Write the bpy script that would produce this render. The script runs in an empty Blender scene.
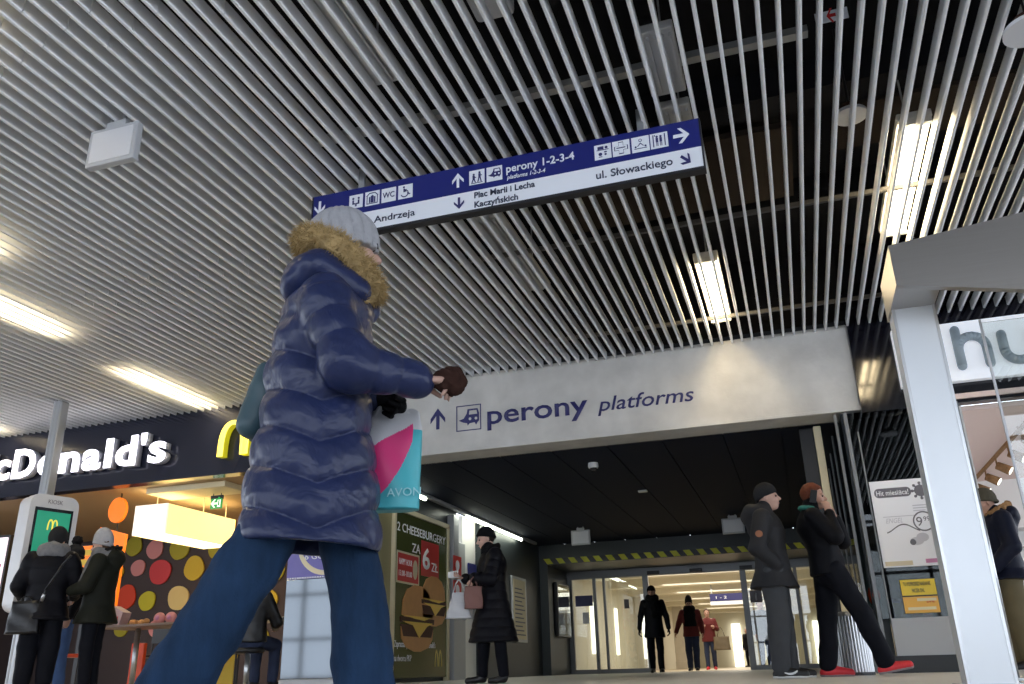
import bpy, bmesh, math, random
import numpy as np
from mathutils import Vector, Matrix
random.seed(7); np.random.seed(7)
SC = bpy.context.scene
COL = SC.collection
PI = math.pi
# ------------------------------------------------------------------ camera
FPX, PITCH, ROLL, YAW = 850.507, 0.36844, -0.027078, 0.3065
CAM = np.array([0.0, 0.0, 0.13])
_c, _s = math.cos, math.sin
_h = np.array([-_s(YAW), _c(YAW), 0]); _r0 = np.array([_c(YAW), _s(YAW), 0]); _up = np.array([0, 0, 1.0])
CF = _h*_c(PITCH) + _up*_s(PITCH); _U0 = -_h*_s(PITCH) + _up*_c(PITCH)
CR = _r0*_c(ROLL) + _U0*_s(ROLL); CU = -_r0*_s(ROLL) + _U0*_c(ROLL)
cam = bpy.data.cameras.new('camera'); camo = bpy.data.objects.new('camera', cam); COL.objects.link(camo)
camo.matrix_world = Matrix(((CR[0], CU[0], -CF[0], CAM[0]), (CR[1], CU[1], -CF[1], CAM[1]), (CR[2], CU[2], -CF[2], CAM[2]), (0, 0, 0, 1)))
cam.sensor_width = 36.0; cam.lens = FPX/1024*36.0; cam.clip_start = 0.05; cam.clip_end = 300
SC.camera = camo
def ray(x, y): return CR*(x-512)/FPX + CU*(342-y)/FPX + CF
def aty(x, y, Y): r = ray(x, y); return CAM + r*(Y-CAM[1])/r[1]
def atz(x, y, z): r = ray(x, y); return CAM + r*(z-CAM[2])/r[2]
def atd(x, y, d): r = ray(x, y); return CAM + r*d/float(np.dot(r, _h))
def atx(x, y, X): r = ray(x, y); return CAM + r*(X-CAM[0])/r[0]
# ------------------------------------------------------------------ world, sun, exposure
W = bpy.data.worlds.new('world'); SC.world = W; W.use_nodes = True
bg = W.node_tree.nodes['Background']; bg.inputs[0].default_value = (0.80, 0.88, 1.0, 1); bg.inputs[1].default_value = 2.9
SC.view_settings.view_transform = 'Standard'; SC.view_settings.look = 'None'
SC.view_settings.gamma = 1.0; SC.view_settings.use_curve_mapping = False
SC.view_settings.exposure = 0.28
def area(name, loc, size, energy, color, rot=(0, 0, 0)):
    l = bpy.data.lights.new(name, 'AREA'); l.shape = 'RECTANGLE'; l.size = size[0]; l.size_y = size[1]
    l.energy = energy; l.color = color
    o = bpy.data.objects.new(name, l); COL.objects.link(o); o.location = loc; o.rotation_euler = rot
    return o
# lamps of the shop, the restaurant and the passage
area('shop_ceiling_light', (3.2, 12.6, 2.9), (3.0, 2.5), 260, (1.0, 0.93, 0.88))
area('restaurant_ceiling_light', (-9.6, 12.8, 2.9), (4.5, 2.0), 48, (1.0, 0.66, 0.32))
area('corridor_light', (-2.5, 27, 2.5), (3.0, 8.0), 190, (1.0, 0.93, 0.80))
area('corridor_light', (-2.5, 38, 2.5), (3.0, 10.0), 170, (1.0, 0.93, 0.80))
area('passage_tube_light', (-5.6, 16.0, 2.84), (0.1, 3.4), 14, (0.95, 1.0, 0.85))
# ------------------------------------------------------------------ materials
def mat(name, col, rough=0.55, metal=0.0, spec=0.5, noise=0.0, nscale=8.0, bump=0.0, bscale=60.0, emit=None, estr=0.0, coat=0.0, alpha=1.0, trans=0.0, sheen=0.0, stretch=None):
    m = bpy.data.materials.new(name); m.use_nodes = True
    nt = m.node_tree; b = nt.nodes['Principled BSDF']
    b.inputs['Base Color'].default_value = (*col, 1); b.inputs['Roughness'].default_value = rough
    b.inputs['Metallic'].default_value = metal; b.inputs['Specular IOR Level'].default_value = spec
    if coat: b.inputs['Coat Weight'].default_value = coat
    if trans: b.inputs['Transmission Weight'].default_value = trans
    if sheen: b.inputs['Sheen Weight'].default_value = sheen
    b.inputs['Alpha'].default_value = alpha
    if emit: b.inputs['Emission Color'].default_value = (*emit, 1); b.inputs['Emission Strength'].default_value = estr
    if noise or bump:
        tc = nt.nodes.new('ShaderNodeTexCoord'); mp = nt.nodes.new('ShaderNodeMapping')
        if stretch: mp.inputs['Scale'].default_value = stretch
        nt.links.new(tc.outputs['Object'], mp.inputs[0])
    if noise:
        n = nt.nodes.new('ShaderNodeTexNoise'); n.inputs['Scale'].default_value = nscale; n.inputs['Detail'].default_value = 6
        nt.links.new(mp.outputs[0], n.inputs[0])
        mx = nt.nodes.new('ShaderNodeMix'); mx.data_type = 'RGBA'
        mx.inputs[6].default_value = (*[c*(1-noise) for c in col], 1); mx.inputs[7].default_value = (*[min(1, c*(1+noise)) for c in col], 1)
        nt.links.new(n.outputs[0], mx.inputs[0]); nt.links.new(mx.outputs[2], b.inputs['Base Color'])
    if bump:
        n2 = nt.nodes.new('ShaderNodeTexNoise'); n2.inputs['Scale'].default_value = bscale; n2.inputs['Detail'].default_value = 3
        nt.links.new(mp.outputs[0], n2.inputs[0])
        bp = nt.nodes.new('ShaderNodeBump'); bp.inputs['Strength'].default_value = bump; bp.inputs['Distance'].default_value = 0.01
        nt.links.new(n2.outputs[0], bp.inputs['Height']); nt.links.new(bp.outputs[0], b.inputs['Normal'])
    return m
def glass_mat(name, tint=(0.9, 0.95, 0.95), refl=0.12, rough=0.0):
    m = bpy.data.materials.new(name); m.use_nodes = True; nt = m.node_tree
    nt.nodes.clear(); out = nt.nodes.new('ShaderNodeOutputMaterial')
    t = nt.nodes.new('ShaderNodeBsdfTransparent'); t.inputs[0].default_value = (*tint, 1)
    g = nt.nodes.new('ShaderNodeBsdfGlossy'); g.inputs['Roughness'].default_value = rough
    f = nt.nodes.new('ShaderNodeLayerWeight'); f.inputs[0].default_value = 0.35
    ad = nt.nodes.new('ShaderNodeMath'); ad.operation = 'ADD'; ad.use_clamp = True; ad.inputs[1].default_value = refl
    mu = nt.nodes.new('ShaderNodeMath'); mu.operation = 'MULTIPLY'; mu.inputs[1].default_value = 0.6
    nt.links.new(f.outputs['Fresnel'], mu.inputs[0]); nt.links.new(mu.outputs[0], ad.inputs[0])
    mx = nt.nodes.new('ShaderNodeMixShader'); nt.links.new(ad.outputs[0], mx.inputs[0])
    nt.links.new(t.outputs[0], mx.inputs[1]); nt.links.new(g.outputs[0], mx.inputs[2]); nt.links.new(mx.outputs[0], out.inputs[0])
    return m
M = {}
def defm(name, *a, **k): M[name] = mat(name, *a, **k)
defm('slat_metal', (0.84, 0.85, 0.87), 0.36, 0.25, noise=0.04, nscale=3)
defm('plenum', (0.006, 0.006, 0.008), 0.9, noise=0.3, nscale=2)
defm('plenum_brown', (0.022, 0.016, 0.013), 0.9, noise=0.3, nscale=3)
defm('concrete', (0.56, 0.545, 0.52), 0.85, noise=0.32, nscale=2.6, bump=0.25, bscale=25)
defm('floor_stone', (0.68, 0.66, 0.62), 0.45, noise=0.1, nscale=6)
defm('dark_panel', (0.010, 0.014, 0.030), 0.75, spec=0.25)
defm('dark_wall', (0.026, 0.034, 0.040), 0.45, noise=0.1, nscale=4)
defm('olive_wall', (0.30, 0.27, 0.14), 0.4)
defm('navy_fascia', (0.012, 0.014, 0.03), 0.16, spec=0.6)
defm('white_lit', (0.9, 0.9, 0.95), 0.4, emit=(0.93, 0.90, 1.0), estr=2.6)
defm('letter_side', (0.62, 0.61, 0.66), 0.4)
defm('yellow_lit', (0.95, 0.8, 0.1), 0.4, emit=(1.0, 0.78, 0.12), estr=1.5)
defm('yellow_side', (0.75, 0.7, 0.03), 0.4, emit=(0.8, 0.72, 0.02), estr=0.25)
defm('sign_blue', (0.012, 0.018, 0.16), 0.3, spec=0.5)
defm('sign_white', (0.80, 0.82, 0.88), 0.35)
defm('sign_dark', (0.015, 0.015, 0.02), 0.4)
defm('ink_blue', (0.025, 0.025, 0.13), 0.5)
defm('ink_dark', (0.02, 0.03, 0.07), 0.5)
defm('white_paint', (0.62, 0.62, 0.64), 0.35)
defm('grey_paint', (0.42, 0.43, 0.45), 0.4)
defm('grey_metal', (0.45, 0.46, 0.47), 0.35, 0.7)
defm('alu', (0.36, 0.335, 0.31), 0.28, 0.95, noise=0.06, nscale=3, bump=0.03, bscale=40, stretch=(1, 1, 30))
defm('alu_bright', (0.70, 0.72, 0.74), 0.38, 0.5, noise=0.04, nscale=2)
defm('steel', (0.55, 0.56, 0.57), 0.3, 0.9)
defm('door_frame', (0.20, 0.205, 0.21), 0.4, 0.5)
defm('black', (0.008, 0.008, 0.010), 0.4)
defm('black_gloss', (0.006, 0.006, 0.010), 0.08, spec=0.6)
defm('lamp_tube', (1, 1, 1), 0.5, emit=(1.0, 0.80, 0.48), estr=22)
defm('lamp_tube_cool', (1, 1, 1), 0.5, emit=(0.95, 1.0, 0.8), estr=9)
defm('lamp_housing', (0.60, 0.60, 0.60), 0.45, 0.2)
defm('shade_fabric', (0.9, 0.8, 0.5), 0.8, emit=(1.0, 0.76, 0.30), estr=0.92)
defm('shade_white', (0.95, 0.9, 0.85), 0.8, emit=(1.0, 0.90, 0.74), estr=0.72)
defm('shade_bottom', (1, 0.95, 0.85), 0.8, emit=(1.0, 0.88, 0.64), estr=3.0)
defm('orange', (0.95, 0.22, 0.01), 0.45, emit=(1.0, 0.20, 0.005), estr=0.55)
defm('orange_red', (0.75, 0.07, 0.01), 0.45)
defm('mural_brown', (0.050, 0.034, 0.034), 0.6)
for n, c in (('dot_olive', (0.40, 0.36, 0.015)), ('dot_pink', (0.66, 0.27, 0.27)), ('dot_red', (0.62, 0.05, 0.06)), ('dot_yellow', (0.62, 0.46, 0.03)), ('dot_cream', (0.74, 0.60, 0.25)), ('dot_scarlet', (0.72, 0.06, 0.015)), ('dot_lime', (0.58, 0.55, 0.02))): defm(n, c, 0.6)
defm('warm_ceiling', (0.42, 0.30, 0.17), 0.6)
defm('cream_panel', (0.80, 0.70, 0.45), 0.5)
defm('red_paint', (0.60, 0.02, 0.02), 0.45)
defm('table_top', (0.22, 0.15, 0.12), 0.45, noise=0.2, nscale=6)
defm('screen_green', (0.01, 0.22, 0.13), 0.3, emit=(0.015, 0.30, 0.17), estr=0.45)
defm('screen_yellow', (0.8, 0.65, 0.05), 0.3, emit=(0.9, 0.75, 0.1), estr=0.5)
defm('screen_pink', (0.9, 0.8, 0.85), 0.3, emit=(1.0, 0.85, 0.92), estr=0.8)
defm('exit_green', (0.02, 0.25, 0.06), 0.4, emit=(0.03, 0.35, 0.08), estr=0.6)
defm('exit_white', (0.9, 0.9, 0.8), 0.4, emit=(1, 1, 0.85), estr=0.7)
defm('cream_wall', (0.74, 0.70, 0.58), 0.6, noise=0.05, nscale=2)
defm('cream_floor', (0.62, 0.52, 0.38), 0.35, noise=0.08, nscale=3)
defm('stone_column', (0.55, 0.50, 0.42), 0.6, noise=0.12, nscale=4)
defm('poster_green', (0.085, 0.10, 0.030), 0.14, spec=0.6)
defm('poster_yellow', (0.62, 0.50, 0.10), 0.3)
defm('bun', (0.62, 0.30, 0.10), 0.5, noise=0.12, nscale=8)
defm('patty', (0.09, 0.035, 0.02), 0.7, noise=0.3, nscale=20)
defm('cheese', (0.85, 0.55, 0.06), 0.4)
defm('price_red', (0.62, 0.03, 0.03), 0.4)
defm('poster_white', (0.92, 0.91, 0.94), 0.35)
defm('poster_grey', (0.16, 0.15, 0.17), 0.5)
defm('poster_silver', (0.62, 0.60, 0.64), 0.5)
defm('poster_pinkish', (0.62, 0.25, 0.42), 0.5)
defm('poster_tan', (0.70, 0.60, 0.42), 0.5)
defm('notice_yellow', (0.85, 0.62, 0.05), 0.45)
defm('notice_orange', (0.88, 0.48, 0.08), 0.45)
defm('hub_grey', (0.30, 0.36, 0.40), 0.4)
defm('hub_white', (0.84, 0.86, 0.90), 0.4, emit=(0.9, 0.93, 1.0), estr=0.25)
defm('shop_pink', (0.80, 0.62, 0.55), 0.6)
defm('shop_white', (0.85, 0.83, 0.80), 0.6)
defm('tape_yellow', (0.62, 0.60, 0.03), 0.5)
defm('purple_header', (0.15, 0.13, 0.42), 0.35)
defm('totem_glass', (0.135, 0.15, 0.165), 0.05, 0.8)
defm('cream_paint', (0.75, 0.66, 0.45), 0.5)
defm('glow_panel', (0.9, 0.9, 0.85), 0.5, emit=(1.0, 0.96, 0.82), estr=1.6)
defm('blue_sign_far', (0.02, 0.02, 0.12), 0.4)
defm('skin', (0.45, 0.25, 0.18), 0.5, noise=0.06, nscale=20)
defm('skin_pale', (0.52, 0.32, 0.25), 0.5, noise=0.06, nscale=20)
defm('lips', (0.45, 0.16, 0.14), 0.5)
defm('eye', (0.05, 0.035, 0.03), 0.2)
defm('hair_red', (0.12, 0.035, 0.018), 0.6, noise=0.4, nscale=60)
defm('hair_dark', (0.025, 0.018, 0.014), 0.6, noise=0.4, nscale=60)
defm('hair_brown', (0.09, 0.05, 0.03), 0.6, noise=0.4, nscale=60)
defm('hair_grey', (0.55, 0.52, 0.5), 0.6, noise=0.3, nscale=60)
defm('navy_down', (0.018, 0.026, 0.078), 0.33, spec=0.32, noise=0.15, nscale=5, bump=0.55, bscale=10)
defm('navy_dark', (0.008, 0.010, 0.022), 0.45, spec=0.4, bump=0.3, bscale=30)
defm('denim', (0.015, 0.036, 0.080), 0.85, noise=0.75, nscale=5, bump=0.35, bscale=70, stretch=(3, 3, 0.8))
defm('denim_light', (0.06, 0.11, 0.25), 0.85, noise=0.3, nscale=6)
defm('denim_dark', (0.035, 0.045, 0.085), 0.85, noise=0.4, nscale=5)
defm('knit_grey', (0.36, 0.36, 0.38), 0.95, noise=0.15, nscale=30, bump=0.6, bscale=90)
defm('knit_dark', (0.022, 0.022, 0.024), 0.95, noise=0.2, nscale=40, bump=0.4, bscale=90)
defm('knit_black', (0.008, 0.008, 0.009), 0.95, bump=0.4, bscale=90)
defm('knit_olive', (0.07, 0.06, 0.04), 0.95, noise=0.5, nscale=40)
defm('fur_tan', (0.40, 0.285, 0.135), 0.9, noise=0.5, nscale=30)
defm('fur_brown', (0.30, 0.17, 0.08), 0.9, noise=0.5, nscale=30)
defm('fur_dark', (0.035, 0.016, 0.012), 0.95, noise=0.4, nscale=60)
defm('fur_black', (0.010, 0.009, 0.010), 0.95, noise=0.4, nscale=60)
defm('bag_teal', (0.035, 0.075, 0.095), 0.45, bump=0.3, bscale=12)
defm('parka_grey', (0.027, 0.027, 0.030), 0.6, noise=0.15, nscale=6, bump=0.25, bscale=18)
defm('trouser_grey', (0.055, 0.057, 0.062), 0.8, noise=0.15, nscale=8, bump=0.2, bscale=20)
defm('jacket_black', (0.004, 0.004, 0.006), 0.6, bump=0.3, bscale=18)
defm('trouser_black', (0.004, 0.0045, 0.008), 0.7, bump=0.2, bscale=18)
defm('coat_black', (0.005, 0.005, 0.008), 0.5, bump=0.3, bscale=20)
defm('leather_black', (0.006, 0.006, 0.008), 0.38, bump=0.2, bscale=20)
defm('shoe_red', (0.62, 0.02, 0.03), 0.5)
defm('shoe_black', (0.012, 0.012, 0.013), 0.5)
defm('sole_white', (0.75, 0.75, 0.75), 0.5)
defm('sole_grey', (0.25, 0.23, 0.24), 0.6)
defm('patch_tan', (0.30, 0.12, 0.06), 0.6)
defm('teal_lining', (0.02, 0.16, 0.13), 0.7)
defm('bag_white', (0.55, 0.55, 0.57), 0.4, bump=0.4, bscale=14)
defm('bag_pink', (0.66, 0.035, 0.18), 0.4, bump=0.3, bscale=14)
defm('bag_cyan', (0.05, 0.40, 0.46), 0.4, bump=0.3, bscale=14)
defm('bag_letter', (0.30, 0.62, 0.66), 0.4)
defm('paper_brown', (0.21, 0.10, 0.085), 0.7)
defm('paper_white', (0.8, 0.8, 0.8), 0.6)
defm('maroon', (0.13, 0.025, 0.025), 0.6, bump=0.3, bscale=20)
defm('olive_coat', (0.013, 0.014, 0.010), 0.6, bump=0.3, bscale=20)
defm('scarf_grey', (0.17, 0.17, 0.18), 0.95, noise=0.3, nscale=25, bump=0.5, bscale=60)
defm('khaki', (0.13, 0.105, 0.06), 0.8, noise=0.15, nscale=8)
defm('boot_pink', (0.55, 0.38, 0.38), 0.6)
defm('bag_canvas', (0.16, 0.12, 0.07), 0.7, noise=0.3, nscale=10)
for q in ('parka_grey', 'trouser_grey', 'jacket_black', 'trouser_black', 'coat_black', 'knit_dark', 'knit_black', 'knit_grey', 'denim', 'denim_light', 'denim_dark', 'maroon', 'olive_coat', 'scarf_grey', 'khaki', 'fur_tan', 'fur_brown', 'fur_dark', 'fur_black', 'navy_dark', 'plenum', 'plenum_brown', 'dark_panel', 'hair_red', 'hair_dark', 'hair_brown'):
    M[q].node_tree.nodes['Principled BSDF'].inputs['Specular IOR Level'].default_value = 0.12
M['glass'] = glass_mat('glass', (0.93, 0.96, 0.95), 0.06)
M['glass_dark'] = glass_mat('glass_dark', (0.45, 0.48, 0.50), 0.02)
M['glass_blue'] = glass_mat('glass_blue', (0.35, 0.45, 0.50), 0.12, 0.03)
for nd in M['navy_down'].node_tree.nodes:
    if nd.type == 'BUMP': nd.inputs['Distance'].default_value = 0.02
    if nd.type == 'TEX_NOISE' and abs(nd.inputs['Scale'].default_value-10) < .1: nd.inputs['Distortion'].default_value = 0.6
defm('rail', (0.10, 0.095, 0.09), 0.6)
# ------------------------------------------------------------------ mesh helpers
def tag(o, label=None, cat=None, group=None, kind=None):
    if label: o['label'] = label
    if cat: o['category'] = cat
    if group: o['group'] = group
    if kind: o['kind'] = kind
    return o
def empty(name, loc=(0, 0, 0), label=None, cat=None, group=None, rz=0):
    o = bpy.data.objects.new(name, None); COL.objects.link(o); o.location = [float(v) for v in loc]; o.rotation_euler = (0, 0, rz); o.empty_display_size = 0.1
    return tag(o, label, cat, group)
class MB:
    def __init__(s): s.bm = bmesh.new(); s.mi = 0
    def _f(s, vs):
        try: f = s.bm.faces.new(vs)
        except ValueError: return None
        f.material_index = s.mi; return f
    def box(s, x0, y0, z0, x1, y1, z1, bev=0.0, seg=2):
        x0, x1 = min(x0, x1), max(x0, x1); y0, y1 = min(y0, y1), max(y0, y1); z0, z1 = min(z0, z1), max(z0, z1)
        v = [s.bm.verts.new((float(x), float(y), float(z))) for x in (x0, x1) for y in (y0, y1) for z in (z0, z1)]
        fs = [s._f([v[i] for i in q]) for q in ((0, 1, 3, 2), (4, 6, 7, 5), (0, 4, 5, 1), (2, 3, 7, 6), (0, 2, 6, 4), (1, 5, 7, 3))]
        if bev:
            es = list({e for f in fs for e in f.edges})
            r = bmesh.ops.bevel(s.bm, geom=es, offset=bev, segments=seg, affect='EDGES', profile=0.5)
            for f in r['faces']: f.material_index = s.mi
        return s
    def prism(s, pts, org, u, v, d):
        org, u, v, d = (Vector([float(q) for q in a]) for a in (org, u, v, d))
        a = [s.bm.verts.new(org + u*float(p[0]) + v*float(p[1])) for p in pts]; b = [s.bm.verts.new(w.co + d) for w in a]
        n = len(a); s._f(a); s._f(b[::-1])
        for i in range(n): s._f([a[i], b[i], b[(i+1) % n], a[(i+1) % n]][::-1])
        return s
    def cyl(s, a, b, ra, rb=None, n=16, cap=True):
        rb = ra if rb is None else rb
        a = Vector([float(q) for q in a]); b = Vector([float(q) for q in b]); ax = (b-a).normalized()
        t = ax.orthogonal().normalized(); w = ax.cross(t)
        A = [s.bm.verts.new(a + (t*_c(2*PI*i/n) + w*_s(2*PI*i/n))*ra) for i in range(n)]
        B = [s.bm.verts.new(b + (t*_c(2*PI*i/n) + w*_s(2*PI*i/n))*rb) for i in range(n)]
        for i in range(n): s._f([A[i], A[(i+1) % n], B[(i+1) % n], B[i]])
        if cap: s._f(A[::-1]); s._f(B)
        return s
    def tube(s, P, r, n=8):
        for i in range(len(P)-1): s.cyl(P[i], P[i+1], r if not isinstance(r, (list, tuple)) else r[i], r if not isinstance(r, (list, tuple)) else r[i+1], n)
        return s
    def ell(s, c, r, nu=16, nv=10):
        c = [float(q) for q in c]; rows = []
        if not isinstance(r, (tuple, list)): r = (r, r, r)
        top = s.bm.verts.new((c[0], c[1], c[2]+r[2])); bot = s.bm.verts.new((c[0], c[1], c[2]-r[2]))
        for j in range(1, nv):
            t = PI*j/nv; rows.append([s.bm.verts.new((c[0]+r[0]*_s(t)*_c(2*PI*i/nu), c[1]+r[1]*_s(t)*_s(2*PI*i/nu), c[2]+r[2]*_c(t))) for i in range(nu)])
        for i in range(nu):
            k = (i+1) % nu
            s._f([top, rows[0][i], rows[0][k]]); s._f([bot, rows[-1][k], rows[-1][i]])
            for j in range(nv-2): s._f([rows[j][i], rows[j+1][i], rows[j+1][k], rows[j][k]])
        return s
    def build(s, name, m, parent=None, smooth=False, kind=None, mats=None):
        me = bpy.data.meshes.new(name); bmesh.ops.recalc_face_normals(s.bm, faces=s.bm.faces[:]); s.bm.to_mesh(me); s.bm.free()
        o = bpy.data.objects.new(name, me); COL.objects.link(o)
        for q in (mats or [m]): me.materials.append(M[q] if isinstance(q, str) else q)
        if smooth: me.polygons.foreach_set('use_smooth', [True]*len(me.polygons))
        if parent: o.parent = parent
        if kind: o['kind'] = kind
        return o
def disc(cx, cy, r, n=24, sx=1.0): return [(cx+r*sx*_c(2*PI*i/n), cy+r*_s(2*PI*i/n)) for i in range(n)]
def rrect(x0, y0, x1, y1, r, n=5):
    P = []
    for cx, cy, a0 in ((x1-r, y0+r, -PI/2), (x1-r, y1-r, 0), (x0+r, y1-r, PI/2), (x0+r, y0+r, PI)):
        P += [(cx+r*_c(a0+PI/2*i/n), cy+r*_s(a0+PI/2*i/n)) for i in range(n+1)]
    return P
FX, FZ, FD = (1, 0, 0), (0, 0, 1), (0, 1, 0)
def frame_y(X0, Z0, Y): return ((X0, Y, Z0), FX, FZ)          # plane facing -Y
def frame_x(Y0, Z0, X): return ((X, Y0, Z0), (0, 1, 0), FZ)   # plane facing +X: u runs away from the viewer
def text(body, mt, parent, org, u, v, size, width=None, ext=0.004, offset=0.0, shear=0.0, name='lettering', align='LEFT', nudge=None):
    cu = bpy.data.curves.new('lettering', 'FONT'); cu.body = body; cu.size = 1.0; cu.extrude = 0; cu.offset = offset; cu.shear = shear; cu.resolution_u = 3
    t = bpy.data.objects.new('lettering', cu); COL.objects.link(t)
    dg = bpy.context.evaluated_depsgraph_get(); me = bpy.data.meshes.new_from_object(t.evaluated_get(dg))
    bpy.data.objects.remove(t); bpy.data.curves.remove(cu)
    n = len(me.vertices); co = np.zeros(n*3, np.float32); me.vertices.foreach_get('co', co); co = co.reshape(-1, 3)
    bm = bmesh.new(); bm.from_mesh(me); bpy.data.meshes.remove(me)
    x0, x1 = co[:, 0].min(), co[:, 0].max()
    sx = size if width is None else width/(x1-x0)
    sh = -x0*sx if align == 'LEFT' else (-x1*sx if align == 'RIGHT' else -(x0+x1)/2*sx)
    org, u, v = Vector([float(q) for q in org]), Vector(u), Vector(v); nrm = u.cross(v).normalized()
    for w in bm.verts: a, b = w.co.x, w.co.y; w.co = org + u*(a*sx+sh) + v*(b*size) + nrm*ext
    geo = bmesh.ops.extrude_face_region(bm, geom=bm.faces[:])
    bmesh.ops.translate(bm, verts=[q for q in geo['geom'] if isinstance(q, bmesh.types.BMVert)], vec=-nrm*ext)
    me = bpy.data.meshes.new(name); bmesh.ops.recalc_face_normals(bm, faces=bm.faces[:]); bm.to_mesh(me); bm.free()
    o = bpy.data.objects.new(name, me); COL.objects.link(o); me.materials.append(M[mt])
    if parent: o.parent = parent
    return o
def copy_tree(o, parent=None):
    c = o.copy(); COL.objects.link(c)
    if parent: c.parent = parent
    for ch in [q for q in o.children]: copy_tree(ch, c)
    return c
ARROW = [(-0.5, 0.02), (0, 0.5), (0.5, 0.02), (0.5, -0.2), (0.11, 0.16), (0.11, -0.5), (-0.11, -0.5), (-0.11, 0.16), (-0.5, -0.2)]
def arrow(mb, org, u, v, d, cx, cz, sz, ang=0.0, wx=1.0):
    c, s_ = _c(ang), _s(ang)
    mb.prism([(cx+(x*c-y*s_)*sz*wx, cz+(x*s_+y*c)*sz) for x, y in ARROW], org, u, v, d)
# ================================================================== the setting
ZC, ZB, YB = 3.94, 2.90, 10.5
XR = 0.75            # right side of the passage
XL = -5.80           # left side of the passage
MB().box(-24, -9, -0.12, 12, 24, 0).build('floor', 'floor_stone', kind='structure')
m = MB(); random.seed(3)
x = -17.0 + 0.0; i = 0
xs = [-0.009 + 0.1255*k for k in range(-130, 60)]
for k, x in enumerate(xs):
    cuts = [-3.2, -0.4 + 0.35*((k*7) % 5)/5, 3.0 + 0.5*((k*3) % 7)/7, 6.3 + 0.6*((k*5) % 9)/9, 10.495 if x < 0.98 else 10.43]
    for a, b in zip(cuts[:-1], cuts[1:]):
        w, hh = 0.0135, 0.105
        P = [(-w, hh), (-w, 0.010), (-w*0.72, 0.002), (0, 0), (w*0.72, 0.002), (w, 0.010), (w, hh)]
        m.prism(P, (x, a+0.003, ZC), FX, FZ, (0, b-a-0.006, 0))
m.build('ceiling_slats', 'slat_metal', kind='structure')
m = MB().box(-24, -6, 5.05, 12, 11.2, 5.2).box(-24, 10.52, 4.05, 12, 10.7, 5.05).box(-24, -6, 4.1, 12, -5.9, 5.05).box(-24.1, -6, 4.1, -24, 10.6, 5.05).box(12, -6, 4.1, 12.1, 10.6, 5.05)  # unseen side closings added to keep outside light from leaking into the plenum
for y in (1.2, 3.4, 6.6, 8.6): m.box(-24, y, 4.75, 12, y+0.3, 5.05)
m.build('ceiling', 'plenum', kind='structure')
MB().box(-1.9, 7.0, 4.68, 0.5, 8.3, 4.74).box(0.9, 6.9, 4.70, 3.5, 7.6, 4.74).build('ceiling_patch', 'plenum_brown', kind='structure')
# carrier rails above the slats
m = MB()
for y in (0.6, 2.6, 7.35, 9.86): m.box(-17, y, ZC+0.108, 7, y+0.035, ZC+0.15)
m.build('trim_1', 'rail', kind='structure')
# concrete lintel wall with the way-finding letters
wf = MB().box(-6.0, YB, ZB+0.035, 0.985, YB+0.5, 3.99, 0.01).box(-6.0, YB-0.012, ZB, 0.99, YB+0.5, ZB+0.04, 0.006).build('wall_front', 'concrete', kind='structure')
MB().box(0.985, YB-0.06, ZB-0.05, 8.0, YB+0.1, 5.0).build('wall_front_right', 'black_gloss', kind='structure')
def bx(px): return aty(px, 415, YB)[0]
def bz(px, py): return aty(px, py, YB)[2]
yb = YB-0.002
m = MB(); a = aty(438, 419, YB); arrow(m, (0, yb, 0), FX, FZ, (0, -0.006, 0), a[0], a[2], 0.30, 0, 0.72)
m.build('arrow_mark', 'ink_blue', wf)
def train_icon(mb_dark, mb_white, x0, z0, s, org, d, frame=True):
    fx, fz = FX, FZ
    def pr(mb, pts, dd): mb.prism([(x0+px*s, z0+pz*s) for px, pz in pts], org, fx, fz, (0, dd, 0))
    if frame:
        for q in ((0, 0, 1, 0.035), (0, 0.965, 1, 1), (0, 0.035, 0.035, 0.965), (0.965, 0.035, 1, 0.965)):
            pr(mb_dark, [(q[0], q[1]), (q[2], q[1]), (q[2], q[3]), (q[0], q[3])], d)
    pr(mb_dark, [(0.10, 0.42), (0.30, 0.48), (0.42, 0.66), (0.46, 0.84), (0.86, 0.84), (0.92, 0.66), (0.92, 0.36), (0.86, 0.30), (0.80, 0.20), (0.74, 0.30), (0.54, 0.28), (0.46, 0.20), (0.44, 0.29), (0.28, 0.33)], d)
    pr(mb_white, [(0.52, 0.62), (0.54, 0.77), (0.82, 0.77), (0.85, 0.62)], d*1.6)
    pr(mb_white, disc(0.56, 0.45, 0.055, 12), d*1.6); pr(mb_white, disc(0.80, 0.45, 0.055, 12), d*1.6)
md, mw = MB(), MB()
a = aty(456.5, 432, YB); b = aty(481, 404, YB)
train_icon(md, mw, a[0], a[2], b[0]-a[0], (0, yb, 0), -0.006)
ic = md.build('train_pictogram', 'ink_blue', wf); mw.build('pictogram_window', 'concrete', ic)
a = aty(487.5, 425, YB); b = aty(588, 410, YB)
text('perony', 'ink_blue', wf, (a[0], yb-0.001, bz(490, 424)), FX, FZ, 0.375, b[0]-a[0], 0.005, 0.014)
a = aty(598, 412, YB); b = aty(694, 395, YB)
text('platforms', 'ink_blue', wf, (a[0], yb-0.001, bz(602, 411)), FX, FZ, 0.27, b[0]-a[0], 0.005, 0.006, 0.22)
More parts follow.
